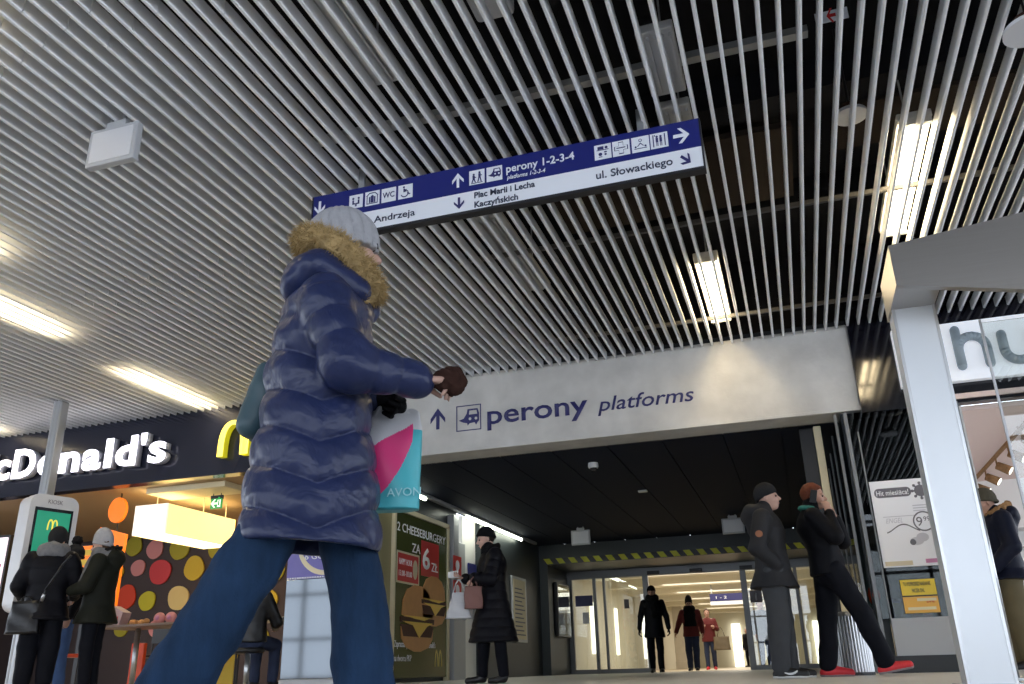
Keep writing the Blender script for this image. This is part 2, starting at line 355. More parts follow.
# ---- passage behind the lintel
m = MB(); sx = [-5.9, -5.15, -4.42, -3.69, -2.955, -2.19, -1.455, -0.664, 0.06, XR]
for a, b in zip(sx[:-1], sx[1:]): m.box(a+0.008, YB+0.45, ZB, b-0.008, 20.0, ZB+0.05)
m.box(-5.9, YB+0.45, ZB+0.03, XR+0.2, 20.1, ZB+0.10)
m.build('ceiling_passage', 'dark_panel', kind='structure')
MB().box(XL-0.25, YB+0.02, 0, XL, 12.0, ZB).build('wall_left', 'olive_wall', kind='structure')
MB().box(XL-0.25, 12.0, 0, XL-0.04, 14.75, ZB).build('wall_left_passage', 'dark_wall', kind='structure')
MB().box(XL-0.25, 15.9, 0, XL, 20.0, ZB).build('wall_left_passage_end', 'dark_wall', kind='structure')
MB().box(XR, YB+0.1, 0, XR+0.15, 22, ZB).build('wall_right', 'dark_wall', kind='structure')
MB().box(XL, 20.0, 2.45, XR, 20.35, ZB).box(XL-0.2, 20.0, 0, XL+0.20, 20.35, 2.45).box(XL, 20.35, 2.45, XR, 22.2, 2.52).build('wall_back', 'dark_wall', kind='structure')
MB().box(XL-0.2, 20.35, 0, XL+0.16, 22.2, 2.45).build('wall_left_vestibule', 'dark_wall', kind='structure')
ht = MB(); hb = MB(); n = 0
x = XL+0.2
while x < XR-0.1:
    P = [(x, 2.46), (x+0.15, 2.46), (x+0.06, 2.585), (x-0.09, 2.585)]
    (ht if n % 2 == 0 else hb).prism(P, (0, 19.998, 0), FX, FZ, (0, -0.006, 0)); x += 0.15; n += 1
tp = empty('hazard_tape', ((XL+XR)/2, 19.99, 2.46), 'yellow and black striped hazard tape along the lintel over the doors', 'tape')
for q, mm in ((ht, 'tape_yellow'), (hb, 'black')):
    o = q.build('stripe', mm, tp); o.location = (-tp.location[0], -tp.location[1], -tp.location[2])
# ---- sliding doors (glass and mullions) at the end of the passage
YD = 22.0
m = MB().box(-5.64, YD-0.06, 2.26, 0.75, YD+0.08, 2.46)
for xa, xb in ((-5.64, -5.52), (-4.98, -4.90), (-4.72, -4.66), (-3.70, -3.56), (-1.32, -1.18), (-0.66, -0.58), (-0.08, 0.0), (0.62, 0.75)):
    m.box(xa, YD-0.05, 0, xb, YD+0.05, 2.26, 0.006)
m.box(-5.6, YD-0.04, 0, -3.6, YD+0.04, 0.10).box(-1.28, YD-0.04, 0, 0.7, YD+0.04, 0.10)
d1 = m.build('door_1', 'door_frame', kind='structure')
m = MB()
for xa, xb in ((-5.52, -4.98), (-4.90, -4.72), (-4.66, -3.70), (-1.18, -0.66), (-0.58, -0.08), (0.0, 0.62)): m.box(xa, YD-0.006, 0.10, xb, YD+0.006, 2.26)
m.build('door_glass', 'glass', d1)
m = MB()
for xx in (-3.55, -2.5, -1.3): m.box(xx, YD-0.16, 2.27, xx+0.30, YD-0.06, 2.36, 0.01)
m.build('motion_sensor', 'black', d1)
# ---- bright corridor beyond the doors
MB().box(-7.0, 22.1, -0.1, 2.2, 48, 0.004).build('floor_corridor', 'cream_floor', kind='structure')
MB().box(-7.0, 22.1, 2.75, 2.2, 48, 2.85).build('ceiling_corridor', 'cream_wall', kind='structure')
m = MB()
for y in (24.2, 27.4, 30.6, 33.8, 37, 40.2, 43.4): m.box(-7, y, 2.45, 2.2, y+0.5, 2.76)
m.build('ceiling_corridor_beams', 'cream_wall', kind='structure')
MB().box(-7.1, 22.1, 0, -5.7, 48, 2.8).build('wall_left_corridor', 'cream_wall', kind='structure')
MB().box(2.2, 22.1, 0, 2.3, 48, 2.8).build('wall_right_corridor', 'cream_wall', kind='structure')
MB().box(-7, 47.9, 0, 2.2, 48.1, 2.8).build('wall_back_corridor', 'cream_wall', kind='structure')
m = MB()
for (xx, y) in ((-5.0, 31.5), (-5.0, 38.0), (-0.9, 30.0), (-0.9, 36.5), (-0.9, 43)):
    o = MB().box(xx-0.22, y-0.22, 0, xx+0.22, y+0.22, 2.75, 0.02).box(xx-0.235, y-0.235, 0, xx+0.235, y+0.235, 0.3, 0.01).build('pillar_corridor', 'stone_column', kind='structure')
m.bm.free()
def simple(name, mb, mt, label, cat, group=None, smooth=False):
    """top-level thing of one mesh, its origin at its base centre"""
    o = mb.build(name, mt, None, smooth); recenter(o); return tag(o, label, cat, group)
def recenter(o):
    me = o.data; n = len(me.vertices); co = np.zeros(n*3, np.float32); me.vertices.foreach_get('co', co); co = co.reshape(-1, 3)
    b = np.array([(co[:, 0].min()+co[:, 0].max())/2, (co[:, 1].min()+co[:, 1].max())/2, co[:, 2].min()], np.float32)
    me.vertices.foreach_set('co', (co-b).ravel()); o.location = [float(q) for q in b]
def group_at(e, objs):
    for o in objs: o.parent = e; o.location = (-e.location[0], -e.location[1], -e.location[2])
# wall light slots of the corridor
for i, (xx, y, z0, z1) in enumerate(((-5.68, 24.6, 0.5, 1.9), (-5.68, 28.0, 0.5, 1.9), (-5.68, 33.0, 0.4, 2.0))):
    simple('wall_light', MB().box(xx, y, z0, xx+0.04, y+0.30, z1, 0.01), 'glow_panel', ['tall white light panel on the corridor wall nearest the left glass pane', 'second tall white light panel along the corridor wall behind the glass', 'farthest tall white light panel on the corridor wall'][i], 'light', 'corridor wall lights')
for i, (xx, y) in enumerate(((-1.9, 47.6), (-3.6, 47.6), (0.4, 47.6))):
    simple('light_box', MB().box(xx, y, 0.0, xx+0.45, y+0.15, 2.1, 0.02), 'glow_panel', ['bright upright light box on the far end wall of the corridor, the middle one', 'bright upright light box on the far end wall of the corridor, the left one', 'bright upright light box on the far end wall of the corridor, the right one'][i], 'light', 'corridor light boxes')
fs = empty('platform_sign', (-2.3, 30, 2.0), 'small dark blue overhead platform sign hanging in the bright corridor', 'sign')
group_at(fs, [MB().box(-2.85, 30, 2.09, -1.70, 30.08, 2.33).build('blue_panel', 'blue_sign_far'), MB().box(-2.85, 30, 1.97, -1.70, 30.08, 2.09).build('white_panel', 'sign_white'),
    MB().box(-2.8, 30.02, 2.33, -2.76, 30.06, 2.76).build('hanger', 'grey_metal'), MB().box(-1.79, 30.02, 2.33, -1.75, 30.06, 2.76).build('hanger', 'grey_metal')])
o = text('1 - 2', 'sign_white', fs, (-2.65, 29.995, 2.17), FX, FZ, 0.12, 0.35); o.location = (-fs.location[0], -fs.location[1], -fs.location[2])
o = simple('door_sign', MB().box(-5.45, YD-0.02, 1.60, -5.0, YD-0.008, 1.86), 'blue_sign_far', 'dark blue notice on the leftmost glass pane', 'sign')
simple('door_notice', MB().box(-5.28, YD-0.02, 1.18, -5.12, YD-0.008, 1.45), 'poster_white', 'small white paper notice on the leftmost glass pane', 'notice')
ps = empty('platform_number', (-1.0, YD-0.02, 1.72), 'small grey square plate with the number 1 on the right glass pane', 'sign')
o = MB().box(-1.14, YD-0.022, 1.5, -0.86, YD-0.008, 1.78).build('plate', 'poster_grey'); t = text('1', 'sign_white', None, (-1.0, YD-0.024, 1.55), FX, FZ, 0.25, None, 0.003, 0.01, align='CENTER'); group_at(ps, [o, t])
simple('door_notice', MB().box(-4.2, YD-0.02, 1.50, -4.08, YD-0.008, 1.72), 'poster_grey', 'small grey sticker on the sliding glass door beside the man in the long coat', 'notice')
# ---- things on the left side wall of the passage
po = empty('burger_poster', (XL, 13.0, 0.06), 'tall dark green backlit burger advert poster on the passage wall', 'poster')
P0, P1 = 12.02, 14.12
objs = [MB().box(XL-0.03, P0, 0.06, XL+0.03, P1, 2.50, 0.01).build('panel', 'poster_green')]
m = MB(); X1 = XL+0.03
for q in ((P0-0.05, 0.0, P0, 2.56), (P1, 0.0, P1+0.06, 2.56), (P0-0.05, 2.50, P1+0.06, 2.57)): m.box(XL-0.03, q[0], q[1], XL+0.06, q[2], q[3])
objs.append(m.build('frame', 'cream_paint'))
UX = ((0, 1, 0), FZ)
objs.append(text('2 CHEESEBURGERY', 'poster_white', None, (X1, 12.10, 2.20), *UX, 0.19, 1.95, 0.004, 0.004))
objs.append(text('ZA', 'poster_white', None, (X1, 12.66, 1.93), *UX, 0.20, 0.32, 0.004, 0.006))
objs.append(MB().box(X1, 13.02, 1.60, X1+0.006, 13.75, 2.16).build('price_tag', 'price_red'))
objs.append(text('6', 'poster_white', None, (X1+0.008, 13.06, 1.72), *UX, 0.46, 0.30, 0.004, 0.02))
objs.append(text('ZŁ', 'poster_white', None, (X1+0.008, 13.42, 1.70), *UX, 0.20, 0.28, 0.004, 0.008))
m = MB(); m.mi = 0; m.box(X1, 12.12, 1.44, X1+0.005, 12.92, 1.88); objs.append(m.build('coupon', 'price_red'))
m = MB()
for q in ((12.10, 1.42, 12.94, 1.45), (12.10, 1.87, 12.94, 1.90), (12.10, 1.42, 12.13, 1.90), (12.91, 1.42, 12.94, 1.90)): m.box(X1, q[0], q[1], X1+0.007, q[2], q[3])
m.prism([(12.78+0.09*_c(t), 1.66+0.15*_s(t)) for t in np.linspace(0, 2*PI, 18)[:-1]], (X1+0.006, 0, 0), (0, 1, 0), FZ, (0.003, 0, 0))
objs.append(m.build('coupon_border', 'cream_paint'))
objs.append(text('HAPPY HOUR', 'poster_white', None, (X1+0.006, 12.18, 1.70), *UX, 0.13, 0.48)); objs.append(text('13.00-18.00', 'poster_white', None, (X1+0.006, 12.18, 1.53), *UX, 0.12, 0.48))
objs.append(text('Zapraszamy do restauracji McDonald\'s', 'poster_white', None, (X1, 12.08, 0.50), *UX, 0.13, 1.55)); objs.append(text('na dworcu PKP', 'poster_white', None, (X1, 12.08, 0.30), *UX, 0.13, 0.62))
def burger(y, z, s, sy):
    def ov(y0, z0, ry, rz, d, n=22): return [(y0+ry*_c(2*PI*i/n), z0+rz*_s(2*PI*i/n)) for i in range(n)]
    def pr(mb, pts, d): mb.prism([(y+a*sy, z+b*s) for a, b in pts], (X1, 0, 0), (0, 1, 0), FZ, (d, 0, 0)); return mb
    top = [(-0.5, 0.06), (-0.47, 0.34), (-0.34, 0.55), (-0.12, 0.65), (0.12, 0.65), (0.34, 0.55), (0.47, 0.34), (0.5, 0.06), (0.3, -0.02), (-0.3, -0.02)]
    bot = [(-0.52, -0.16), (-0.50, -0.38), (-0.36, -0.54), (-0.1, -0.62), (0.1, -0.62), (0.36, -0.54), (0.50, -0.38), (0.52, -0.16), (0.2, -0.2), (-0.2, -0.2)]
    r = [pr(pr(MB(), top, 0.012), bot, 0.012).build('bun', 'bun')]
    r.append(pr(pr(MB(), [(-0.55, 0.02), (0.55, 0.02), (0.54, -0.08), (-0.54, -0.08)], 0.016), [(-0.53, -0.12), (0.53, -0.12), (0.45, -0.34), (-0.45, -0.34)], 0.014).build('patty', 'patty'))
    r.append(pr(pr(MB(), [(-0.5, -0.06), (0.5, -0.06), (0.3, -0.13), (0.04, -0.36), (-0.16, -0.13)], 0.018), [(-0.5, 0.05), (0.45, 0.05), (0.2, -0.02), (-0.1, 0.0)], 0.019).build('cheese', 'cheese'))
    return r
objs += burger(13.55, 1.22, 0.62, 0.95) + burger(12.90, 0.92, 0.78, 1.18)
m = MB()
for cy in (13.68, 13.84):
    A = [(cy+0.075*_c(t), 0.22+0.26*_s(t)) for t in np.linspace(0, PI, 12)] + [(cy+0.045*_c(t), 0.22+0.21*_s(t)) for t in np.linspace(PI, 0, 12)]
    m.prism(A, (X1, 0, 0), (0, 1, 0), FZ, (0.004, 0, 0))
objs.append(m.build('arches_mark', 'poster_yellow')); group_at(po, objs)
simple('metal_post', MB().box(XL-0.03, 14.28, 0, XL+0.10, 14.52, ZB-0.13, 0.01), 'grey_paint', 'slim grey upright post between the burger poster and grey door', 'post')
for z0, lab in ((1.72, 'upper small red wall sign beside the burger poster'), (1.30, 'lower small red wall sign beside the burger poster')):
    e = empty('fire_sign', (XL+0.1, 14.4, z0), lab, 'sign', 'red safety signs')
    a = MB().box(XL+0.10, 14.24, z0, XL+0.108, 14.62, z0+0.33).build('plate', 'red_paint'); b = MB().prism([(14.43+0.09*_c(t), z0+0.17+0.09*_s(t)) for t in np.linspace(0, 2*PI, 14)[:-1]], (XL+0.108, 0, 0), (0, 1, 0), FZ, (0.003, 0, 0)).build('symbol', 'poster_white'); group_at(e, [a, b])
m = MB().box(XL-0.2, 14.75, 0, XL-0.04, 15.20, 2.36, 0.008); dg_ = m.build('door_2', 'grey_paint', kind='structure')
MB().box(XL-0.04, 15.05, 1.0, XL+0.02, 15.09, 1.16, 0.004).build('door_handle', 'steel', dg_)
MB().box(XL-0.25, 15.2, 0, XL-0.10, 15.9, ZB).build('wall_left_recess', 'shop_white', kind='structure')
o = simple('blue_notice', MB().box(XL-0.09, 15.45, 1.3, XL-0.06, 15.85, 2.05), 'sign_blue', 'plain blue notice on the bright recess behind the woman in black', 'sign')
nb = empty('notice_board', (XL, 18.2, 0.66), 'framed paper timetable board on the dark passage wall behind the woman', 'notice board')
m = MB().box(XL, 17.75, 0.68, XL+0.04, 18.75, 2.02, 0.008); a = m.build('frame', 'grey_metal')
b = MB().box(XL+0.04, 17.82, 0.74, XL+0.045, 18.68, 1.96).build('paper', 'cream_paint')
m = MB()
for k in range(12): m.box(XL+0.045, 17.90, 0.82+0.085*k, XL+0.047, 18.60-0.1*(k % 3), 0.845+0.085*k)
group_at(nb, [a, b, m.build('print', 'poster_grey')])
dc = empty('display_case', (XL+0.2, 21.0, 0.85), 'shallow glazed display case on the side wall before the doors', 'display case')
a = MB().box(XL+0.175, 20.55, 0.85, XL+0.26, 21.75, 2.1, 0.01).build('case', 'black'); b = MB().box(XL+0.26, 20.62, 0.92, XL+0.264, 21.68, 2.03).build('poster', 'poster_silver'); c = MB().box(XL+0.27, 20.6, 0.9, XL+0.276, 21.7, 2.05).build('glass_pane', 'glass', None); group_at(dc, [a, b, c])
tl = empty('tube_light', (XL+0.1, 15.5, ZB-0.1), 'line of bare fluorescent tubes along the top of the passage wall', 'light')
a = MB().box(XL+0.06, 11.2, ZB-0.05, XL+0.14, 19.4, ZB).build('rail', 'grey_paint')
ts = []
for (ya, yb_) in ((11.6, 13.0), (14.95, 16.6), (16.7, 18.3)): ts.append(MB().cyl((XL+0.10, ya, ZB-0.075), (XL+0.10, yb_, ZB-0.075), 0.03, n=10).build('tube', 'lamp_tube_cool', None, True))
group_at(tl, [a]+ts)
# ---- things on the passage ceiling
cc = empty('dome_camera', (-2.586, 11.9, ZB-0.13), 'white dome security camera on the dark passage ceiling', 'camera')
a = MB().cyl((-2.586, 11.9, ZB-0.055), (-2.586, 11.9, ZB), 0.078, 0.07, 24).build('housing', 'white_paint', None); b = MB().ell((-2.586, 11.9, ZB-0.055), (0.055, 0.055, 0.06)).build('dome', 'black_gloss', None, True)
c = MB().cyl((-2.586, 11.9, ZB-0.075), (-2.586, 11.9, ZB-0.05), 0.068, 0.075, 24).build('ring', 'white_paint', None); group_at(cc, [a, b, c])
simple('ceiling_sensor', MB().box(-2.35, 14.2, ZB-0.03, -2.2, 14.3, ZB, 0.01), 'white_paint', 'tiny white sensor on the dark passage ceiling', 'sensor')
def heater(px, py, Y, w, hgt, zt, lab, tilt=0.0):
    e = empty('heater_panel', (px, Y, zt), lab, 'heater panel', 'square white heater panels')
    e.rotation_euler = (tilt, 0, 0)
    MB().box(-w/2, -0.03, -hgt-0.05, w/2, 0.03, -0.05, 0.008).build('housing', 'grey_paint', e)
    MB().box(-w/2+0.03, -0.036, -hgt-0.02, w/2-0.03, -0.029, -0.08, 0.003).build('face', 'white_paint', e)
    MB().box(-w*0.2, -0.02, -0.05, w*0.2, 0.02, 0.0).build('bracket', 'grey_paint', e)
    for q in (-w*0.16, w*0.12): MB().box(q, -0.01, 0.0, q+w*0.04, 0.01, 0.06).build('hanger', 'grey_metal', e)
    return e
heater(-4.18, 17.6, 17.6, 0.40, 0.30, ZB-0.02, 'square white panel on the passage ceiling left of the doors, under the camera')
heater(-1.065, 17.5, 17.5, 0.43, 0.30, ZB-0.02, 'square white panel on the passage ceiling behind the man in the grey parka')
heater(-4.27, 4.10, 4.10, 0.42, 0.31, ZC-0.0, 'large square white panel hanging under the slats at the upper left', 0.0)
# ---- lamps and equipment above the slats
def tube_lamp(x, ya, yb_, lit, lab, z=4.13, w=0.13):
    e = empty('ceiling_lamp', (x, (ya+yb_)/2, z), lab, 'lamp', 'long lamps above the slats')
    L = (yb_-ya)/2
    MB().box(-w, -L, 0.03, w, L, 0.10, 0.01).build('housing', 'lamp_housing', e)
    if lit:
        MB().box(-w+0.02, -L+0.05, -0.005, w-0.02, L-0.05, 0.03, 0.01).build('diffuser', 'lamp_tube', e)
        for ya_ in (-L, L-0.04): MB().box(-w+0.01, ya_, -0.02, w-0.01, ya_+0.04, 0.03).build('end_cap', 'lamp_housing', e)
    else:
        m = MB()
        for k in range(5): m.box(-w+0.02+k*0.05, -L+0.05, 0.0, -w+0.04+k*0.05, L-0.05, 0.03)
        m.build('fin', 'lamp_housing', e)
    for q in (-L*0.7, L*0.7): MB().cyl((0, q, 0.1), (0, q, 0.95), 0.008, n=6).build('hanger', 'grey_metal', e)
    return e
for a in ((-0.47, 8.35, 10.15, 1, 'lit lamp above the slats just in front of the concrete beam'), (1.385, 6.44, 8.45, 1, 'lit lamp above the slats over the metal portal'),
          (-8.05, 8.62, 10.44, 1, 'lit lamp glowing through the slats beside the big yellow arches'), (-7.8, 5.2, 7.3, 1, 'lit lamp glowing through the slats at the left edge'),
          (-11.9, 8.2, 10.2, 1, 'lit lamp behind the grey pole, glowing over the white letters'), (-6.75, 3.7, 5.4, 1, 'lit lamp glowing faintly at the left edge above the hanging panel'), (-4.5, 1.5, 3.0, 1, 'lit lamp glowing at the top left corner'),
          (-2.35, 3.2, 4.62, 0, 'unlit grey lamp above the slats, left of the hanging sign'), (-2.34, 6.72, 8.5, 0, 'unlit grey lamp above the slats under the hanging sign'),
          (-0.43, 4.73, 5.46, 0, 'unlit ribbed grey lamp above the slats near the top of the picture'), (-0.43, 5.62, 6.6, 0, 'unlit ribbed grey lamp showing behind the right end of the blue sign')): tube_lamp(*a)
simple('junction_box', MB().box(-1.55, 3.95, 4.2, -1.28, 4.32, 4.36, 0.03), 'lamp_housing', 'small grey box above the slats at the top centre', 'box')
ct = empty('cable_tray', (-0.9, 5.56, 4.5), 'long grey cable tray crossing above the slats', 'cable tray')
group_at(ct, [MB().box(-3.6, 5.52, 4.5, 0.62, 5.60, 4.52).box(-3.6, 5.52, 4.52, 0.62, 5.53, 4.56).box(-3.6, 5.59, 4.52, 0.62, 5.60, 4.56).build('tray', 'grey_metal'),
    MB().tube([(-3.6, 5.56, 4.54), (0.3, 5.56, 4.545), (0.62, 5.58, 4.57)], 0.012).build('cable', 'black')])
ra = empty('arrow_strip', (0.75, 5.2, 4.3), 'white strip with a red arrow above the slats', 'sign')
a = MB().box(0.645, 5.2, 4.285, 0.86, 5.21, 4.375).build('strip', 'sign_white'); m = MB(); arrow(m, (0, 5.199, 0), FX, FZ, (0, -0.003, 0), 0.75, 4.33, 0.12, PI/2, 0.5); group_at(ra, [a, m.build('arrow_mark', 'red_paint')])
def speaker(x, y, z, r, lab):
    e = empty('ceiling_speaker', (x, y, z), lab, 'speaker', 'round white ceiling speakers')
    MB().cyl((0, 0, 0), (0, 0, 0.03), r, r*0.96, 28).build('grille', 'white_paint', e); MB().cyl((0, 0, 0.03), (0, 0, 0.10), r*0.7, r*0.55, 24).build('body', 'fur_dark', e)
    MB().cyl((0, 0, 0.1), (0, 0, 5.05-z), 0.012, n=8).build('rod', 'black', e)
speaker(0.9, 6.27, 4.18, 0.13, 'round white speaker above the slats right of the sign'); speaker(1.86, 5.12, 3.80, 0.16, 'round pale speaker at the top right corner below the slats')

# glazed front of the hall behind the camera (only seen in reflections)
m = MB()
for k in range(-14, 9): m.box(k*1.3-0.05, -8.6, 0, k*1.3+0.05, -8.5, 6)
for z in (0.0, 1.2, 2.6, 4.2, 5.9): m.box(-18.5, -8.6, z, 10.5, -8.5, z+0.09)
m.build('window_2', 'door_frame', kind='structure')
# ================================================================== the hanging way-finding sign
YS = 5.40
def sX(px, py=160): return aty(px, py, YS)[0]
a = aty(314, 198, YS); b = aty(704, 167.5, YS); c = aty(698, 117.3, YS)
SX0, SX1 = a[0], b[0]; SZ0, SZ1 = b[2], (a[2]+c[2])/2
SZM = SZ0 + (SZ1-SZ0)*0.43
hs = empty('hanging_sign', ((SX0+SX1)/2, YS+0.06, SZ0), 'long blue and white way-finding sign hanging under the slatted ceiling', 'sign')
L = []
L.append(MB().box(SX0, YS, SZM, SX1, YS+0.06, SZ1).build('blue_panel', 'sign_blue')); L.append(MB().box(SX0, YS, SZ0+0.012, SX1, YS+0.06, SZM).build('white_panel', 'sign_white'))
L.append(MB().box(SX0-0.01, YS-0.006, SZ0-0.012, SX1+0.012, YS+0.07, SZ0+0.012).box(SX0-0.012, YS-0.004, SZ0, SX0, YS+0.07, SZ1).box(SX1, YS-0.004, SZ0, SX1+0.012, YS+0.07, SZ1).box(SX0-0.01, YS+0.06, SZ0, SX1+0.01, YS+0.07, SZ1).build('frame', 'sign_dark'))
for q in (SX0+0.4, SX1-0.45): L.append(MB().box(q, YS+0.02, SZ1, q+0.05, YS+0.05, 4.06).build('hanger', 'grey_metal'))
y0 = YS-0.001; HB = SZ1-SZM; HW = SZM-SZ0; zb = SZM+HB*0.5; zw = SZ0+HW*0.52
def P(mb, pts, d=-0.004): mb.prism(pts, (0, y0, 0), FX, FZ, (0, d, 0)); return mb
for px, ang in ((323, PI), (458, 0), (684, -PI/2)):
    m = MB(); arrow(m, (0, y0, 0), FX, FZ, (0, -0.004, 0), sX(px), zb, HB*0.54, ang, 0.9 if ang == -PI/2 else 0.75)
    L.append(m.build('arrow_mark', 'sign_white'))
for px, ang in ((459, PI), (686, -PI*0.72)):
    m = MB(); arrow(m, (0, y0, 0), FX, FZ, (0, -0.004, 0), sX(px), zw, HW*0.56, ang, 0.85)
    L.append(m.build('arrow_mark', 'ink_blue'))
sq = [(351.6, 364.7), (367, 381), (383, 397), (399.3, 413.3), (469.2, 484.4), (486.4, 502), (595, 612), (613.4, 631), (633, 651), (652.2, 670.2)]
for i, (pa, pb) in enumerate(sq):
    wh, dk = MB(), MB()
    xa, xb = sX(pa), sX(pb); s = xb-xa; z0 = zb-s/2-0.004
    P(wh, [(xa, z0), (xb, z0), (xb, z0+s), (xa, z0+s)], -0.003)
    def D(pts, mb=None, d=-0.005): P(mb or dk, [(xa+px*s, z0+pz*s) for px, pz in pts], d)
    def D_(pts, mb=None, d=-0.005): P(mb, [(xa+px*s, z0+pz*s) for px, pz in pts], d)
    def R(x0, z0_, x1, z1, mb=None, d=-0.005): D([(x0, z0_), (x1, z0_), (x1, z1), (x0, z1)], mb, d)
    if i == 0:                                   # waiting room: seated figures
        D(disc(0.3, 0.72, 0.08, 12)); D(disc(0.7, 0.72, 0.08, 12)); R(0.24, 0.32, 0.36, 0.6); R(0.64, 0.32, 0.76, 0.6); R(0.24, 0.28, 0.48, 0.37); R(0.52, 0.28, 0.76, 0.37); R(0.44, 0.12, 0.50, 0.34); R(0.52, 0.12, 0.57, 0.34)
    elif i == 1:                                 # left luggage
        R(0.12, 0.10, 0.88, 0.15); R(0.12, 0.15, 0.17, 0.70); R(0.83, 0.15, 0.88, 0.70); D([(0.08, 0.68), (0.30, 0.90), (0.70, 0.90), (0.92, 0.68), (0.86, 0.66), (0.68, 0.84), (0.32, 0.84), (0.14, 0.66)]); R(0.28, 0.18, 0.37, 0.60); R(0.40, 0.18, 0.60, 0.66); R(0.63, 0.18, 0.72, 0.60); R(0.45, 0.68, 0.55, 0.72)
    elif i == 2: L.append(text('WC', 'ink_blue', None, ((xa+xb)/2, y0-0.004, z0+s*0.30), FX, FZ, s*0.56, s*0.82, 0.003, 0.01, align='CENTER'))
    elif i == 3:                                 # wheelchair
        ring = [(0.45+0.26*_c(t), 0.32+0.24*_s(t)) for t in np.linspace(-PI*0.95, PI*0.15, 14)]+[(0.45+0.19*_c(t), 0.32+0.17*_s(t)) for t in np.linspace(PI*0.15, -PI*0.95, 14)]
        D(ring); D(disc(0.40, 0.82, 0.07, 12)); D([(0.36, 0.72), (0.45, 0.72), (0.47, 0.50), (0.64, 0.48), (0.74, 0.22), (0.86, 0.26), (0.83, 0.33), (0.77, 0.31), (0.68, 0.55), (0.46, 0.57), (0.38, 0.44)]); R(0.44, 0.60, 0.62, 0.65)
    elif i == 4:                                 # people walking
        for cx in (0.3, 0.68):
            D(disc(cx, 0.80 if cx > 0.5 else 0.70, 0.07, 12)); k = 0.1 if cx > 0.5 else 0.0
            D([(cx-0.08, 0.62+k), (cx+0.08, 0.62+k), (cx+0.07, 0.36+k), (cx+0.14, 0.14), (cx+0.07, 0.14), (cx, 0.34+k), (cx-0.08, 0.14), (cx-0.15, 0.14), (cx-0.07, 0.38+k)]); R(cx+0.06, 0.46+k, cx+0.16, 0.51+k)
        R(0.12, 0.07, 0.88, 0.11)
    elif i == 5: train_icon(dk, wh, xa, z0, s, (0, y0, 0), -0.005, False)
    elif i == 6:                                 # ticket office
        R(0.14, 0.60, 0.86, 0.64); R(0.20, 0.66, 0.56, 0.86); D(disc(0.72, 0.76, 0.09, 12)); D(disc(0.35, 0.34, 0.11, 14)); D(disc(0.66, 0.30, 0.07, 12)); R(0.58, 0.42, 0.74, 0.50); R(0.24, 0.14, 0.46, 0.18)
    elif i == 7:                                 # pharmacy cross outline
        c8 = [(0.36, 0.1), (0.64, 0.1), (0.64, 0.36), (0.9, 0.36), (0.9, 0.64), (0.64, 0.64), (0.64, 0.9), (0.36, 0.9), (0.36, 0.64), (0.1, 0.64), (0.1, 0.36), (0.36, 0.36)]
        D(c8); D([(0.5+(px-0.5)*0.86, 0.5+(pz-0.5)*0.86) for px, pz in c8], wh, -0.007); R(0.24, 0.47, 0.76, 0.53, dk, -0.009)
    elif i == 8:                                 # information desk
        D(disc(0.5, 0.74, 0.10, 14)); D(disc(0.5, 0.74, 0.06, 14), wh, -0.007); D([(0.3, 0.36), (0.5, 0.60), (0.7, 0.36), (0.64, 0.36), (0.5, 0.52), (0.36, 0.36)]); R(0.14, 0.20, 0.86, 0.24); D(disc(0.22, 0.34, 0.06, 10)); D(disc(0.78, 0.34, 0.06, 10))
    else:                                        # lift
        R(0.14, 0.1, 0.20, 0.9); R(0.80, 0.1, 0.86, 0.9); D(disc(0.38, 0.76, 0.07, 12)); D(disc(0.6, 0.76, 0.07, 12)); R(0.31, 0.40, 0.45, 0.68); R(0.53, 0.40, 0.67, 0.68); R(0.33, 0.14, 0.37, 0.4); R(0.40, 0.14, 0.44, 0.4); R(0.55, 0.14, 0.59, 0.4); R(0.62, 0.14, 0.66, 0.4); R(0.24, 0.80, 0.29, 0.9)
    pg = wh.build('pictogram', 'sign_white'); L.append(pg)
    if i != 2: dk.build('pictogram_symbol', 'ink_blue', pg)
    else: dk.bm.free(); q = L.pop(-2); q.parent = pg; q.name = 'pictogram_lettering'
def st(body, mt, pa, pb, z, size, **k): L.append(text(body, mt, None, (sX(pa), y0, z), FX, FZ, size, sX(pb)-sX(pa), 0.003, **k))
st('perony 1-2-3-4', 'sign_white', 506, 574.5, zb-HB*0.07, HB*0.40, offset=0.016); st('platforms 1-2-3-4', 'sign_white', 506.5, 545, zb-HB*0.33, HB*0.21, shear=0.25, offset=0.01)
st('ul. Andrzeja', 'ink_dark', 364, 416, zw-HW*0.16, HW*0.46, offset=0.010); st('Plac Marii i Lecha', 'ink_dark', 474, 534, zw+HW*0.10, HW*0.40, offset=0.022); st('Kaczyńskich', 'ink_dark', 474, 517, zw-HW*0.36, HW*0.40, offset=0.022); st('ul. Słowackiego', 'ink_dark', 595, 672.5, zw-HW*0.12, HW*0.50, offset=0.010)
group_at(hs, L)
# ================================================================== the restaurant on the left
XF0, XF1 = -17.0, -6.0
fa = MB().box(XF0, YB-0.04, ZB+0.03, XF1, YB+0.16, ZC+0.06).build('wall_shopfront', 'navy_fascia', kind='structure')
YL = YB-0.04
ls = empty('shop_sign', (-10.2, YL-0.1, 3.1), 'large white illuminated channel letters on the dark restaurant fascia', 'sign')
xe = aty(168, 452, YL-0.12)[0]; x0_ = aty(1, 470, YL-0.12)[0]
zl0 = aty(12, 478, YL-0.12)[2]; zl1 = aty(22, 449, YL-0.12)[2]; ch = (zl1-zl0)/0.73
wtot = (xe-x0_)*1.245
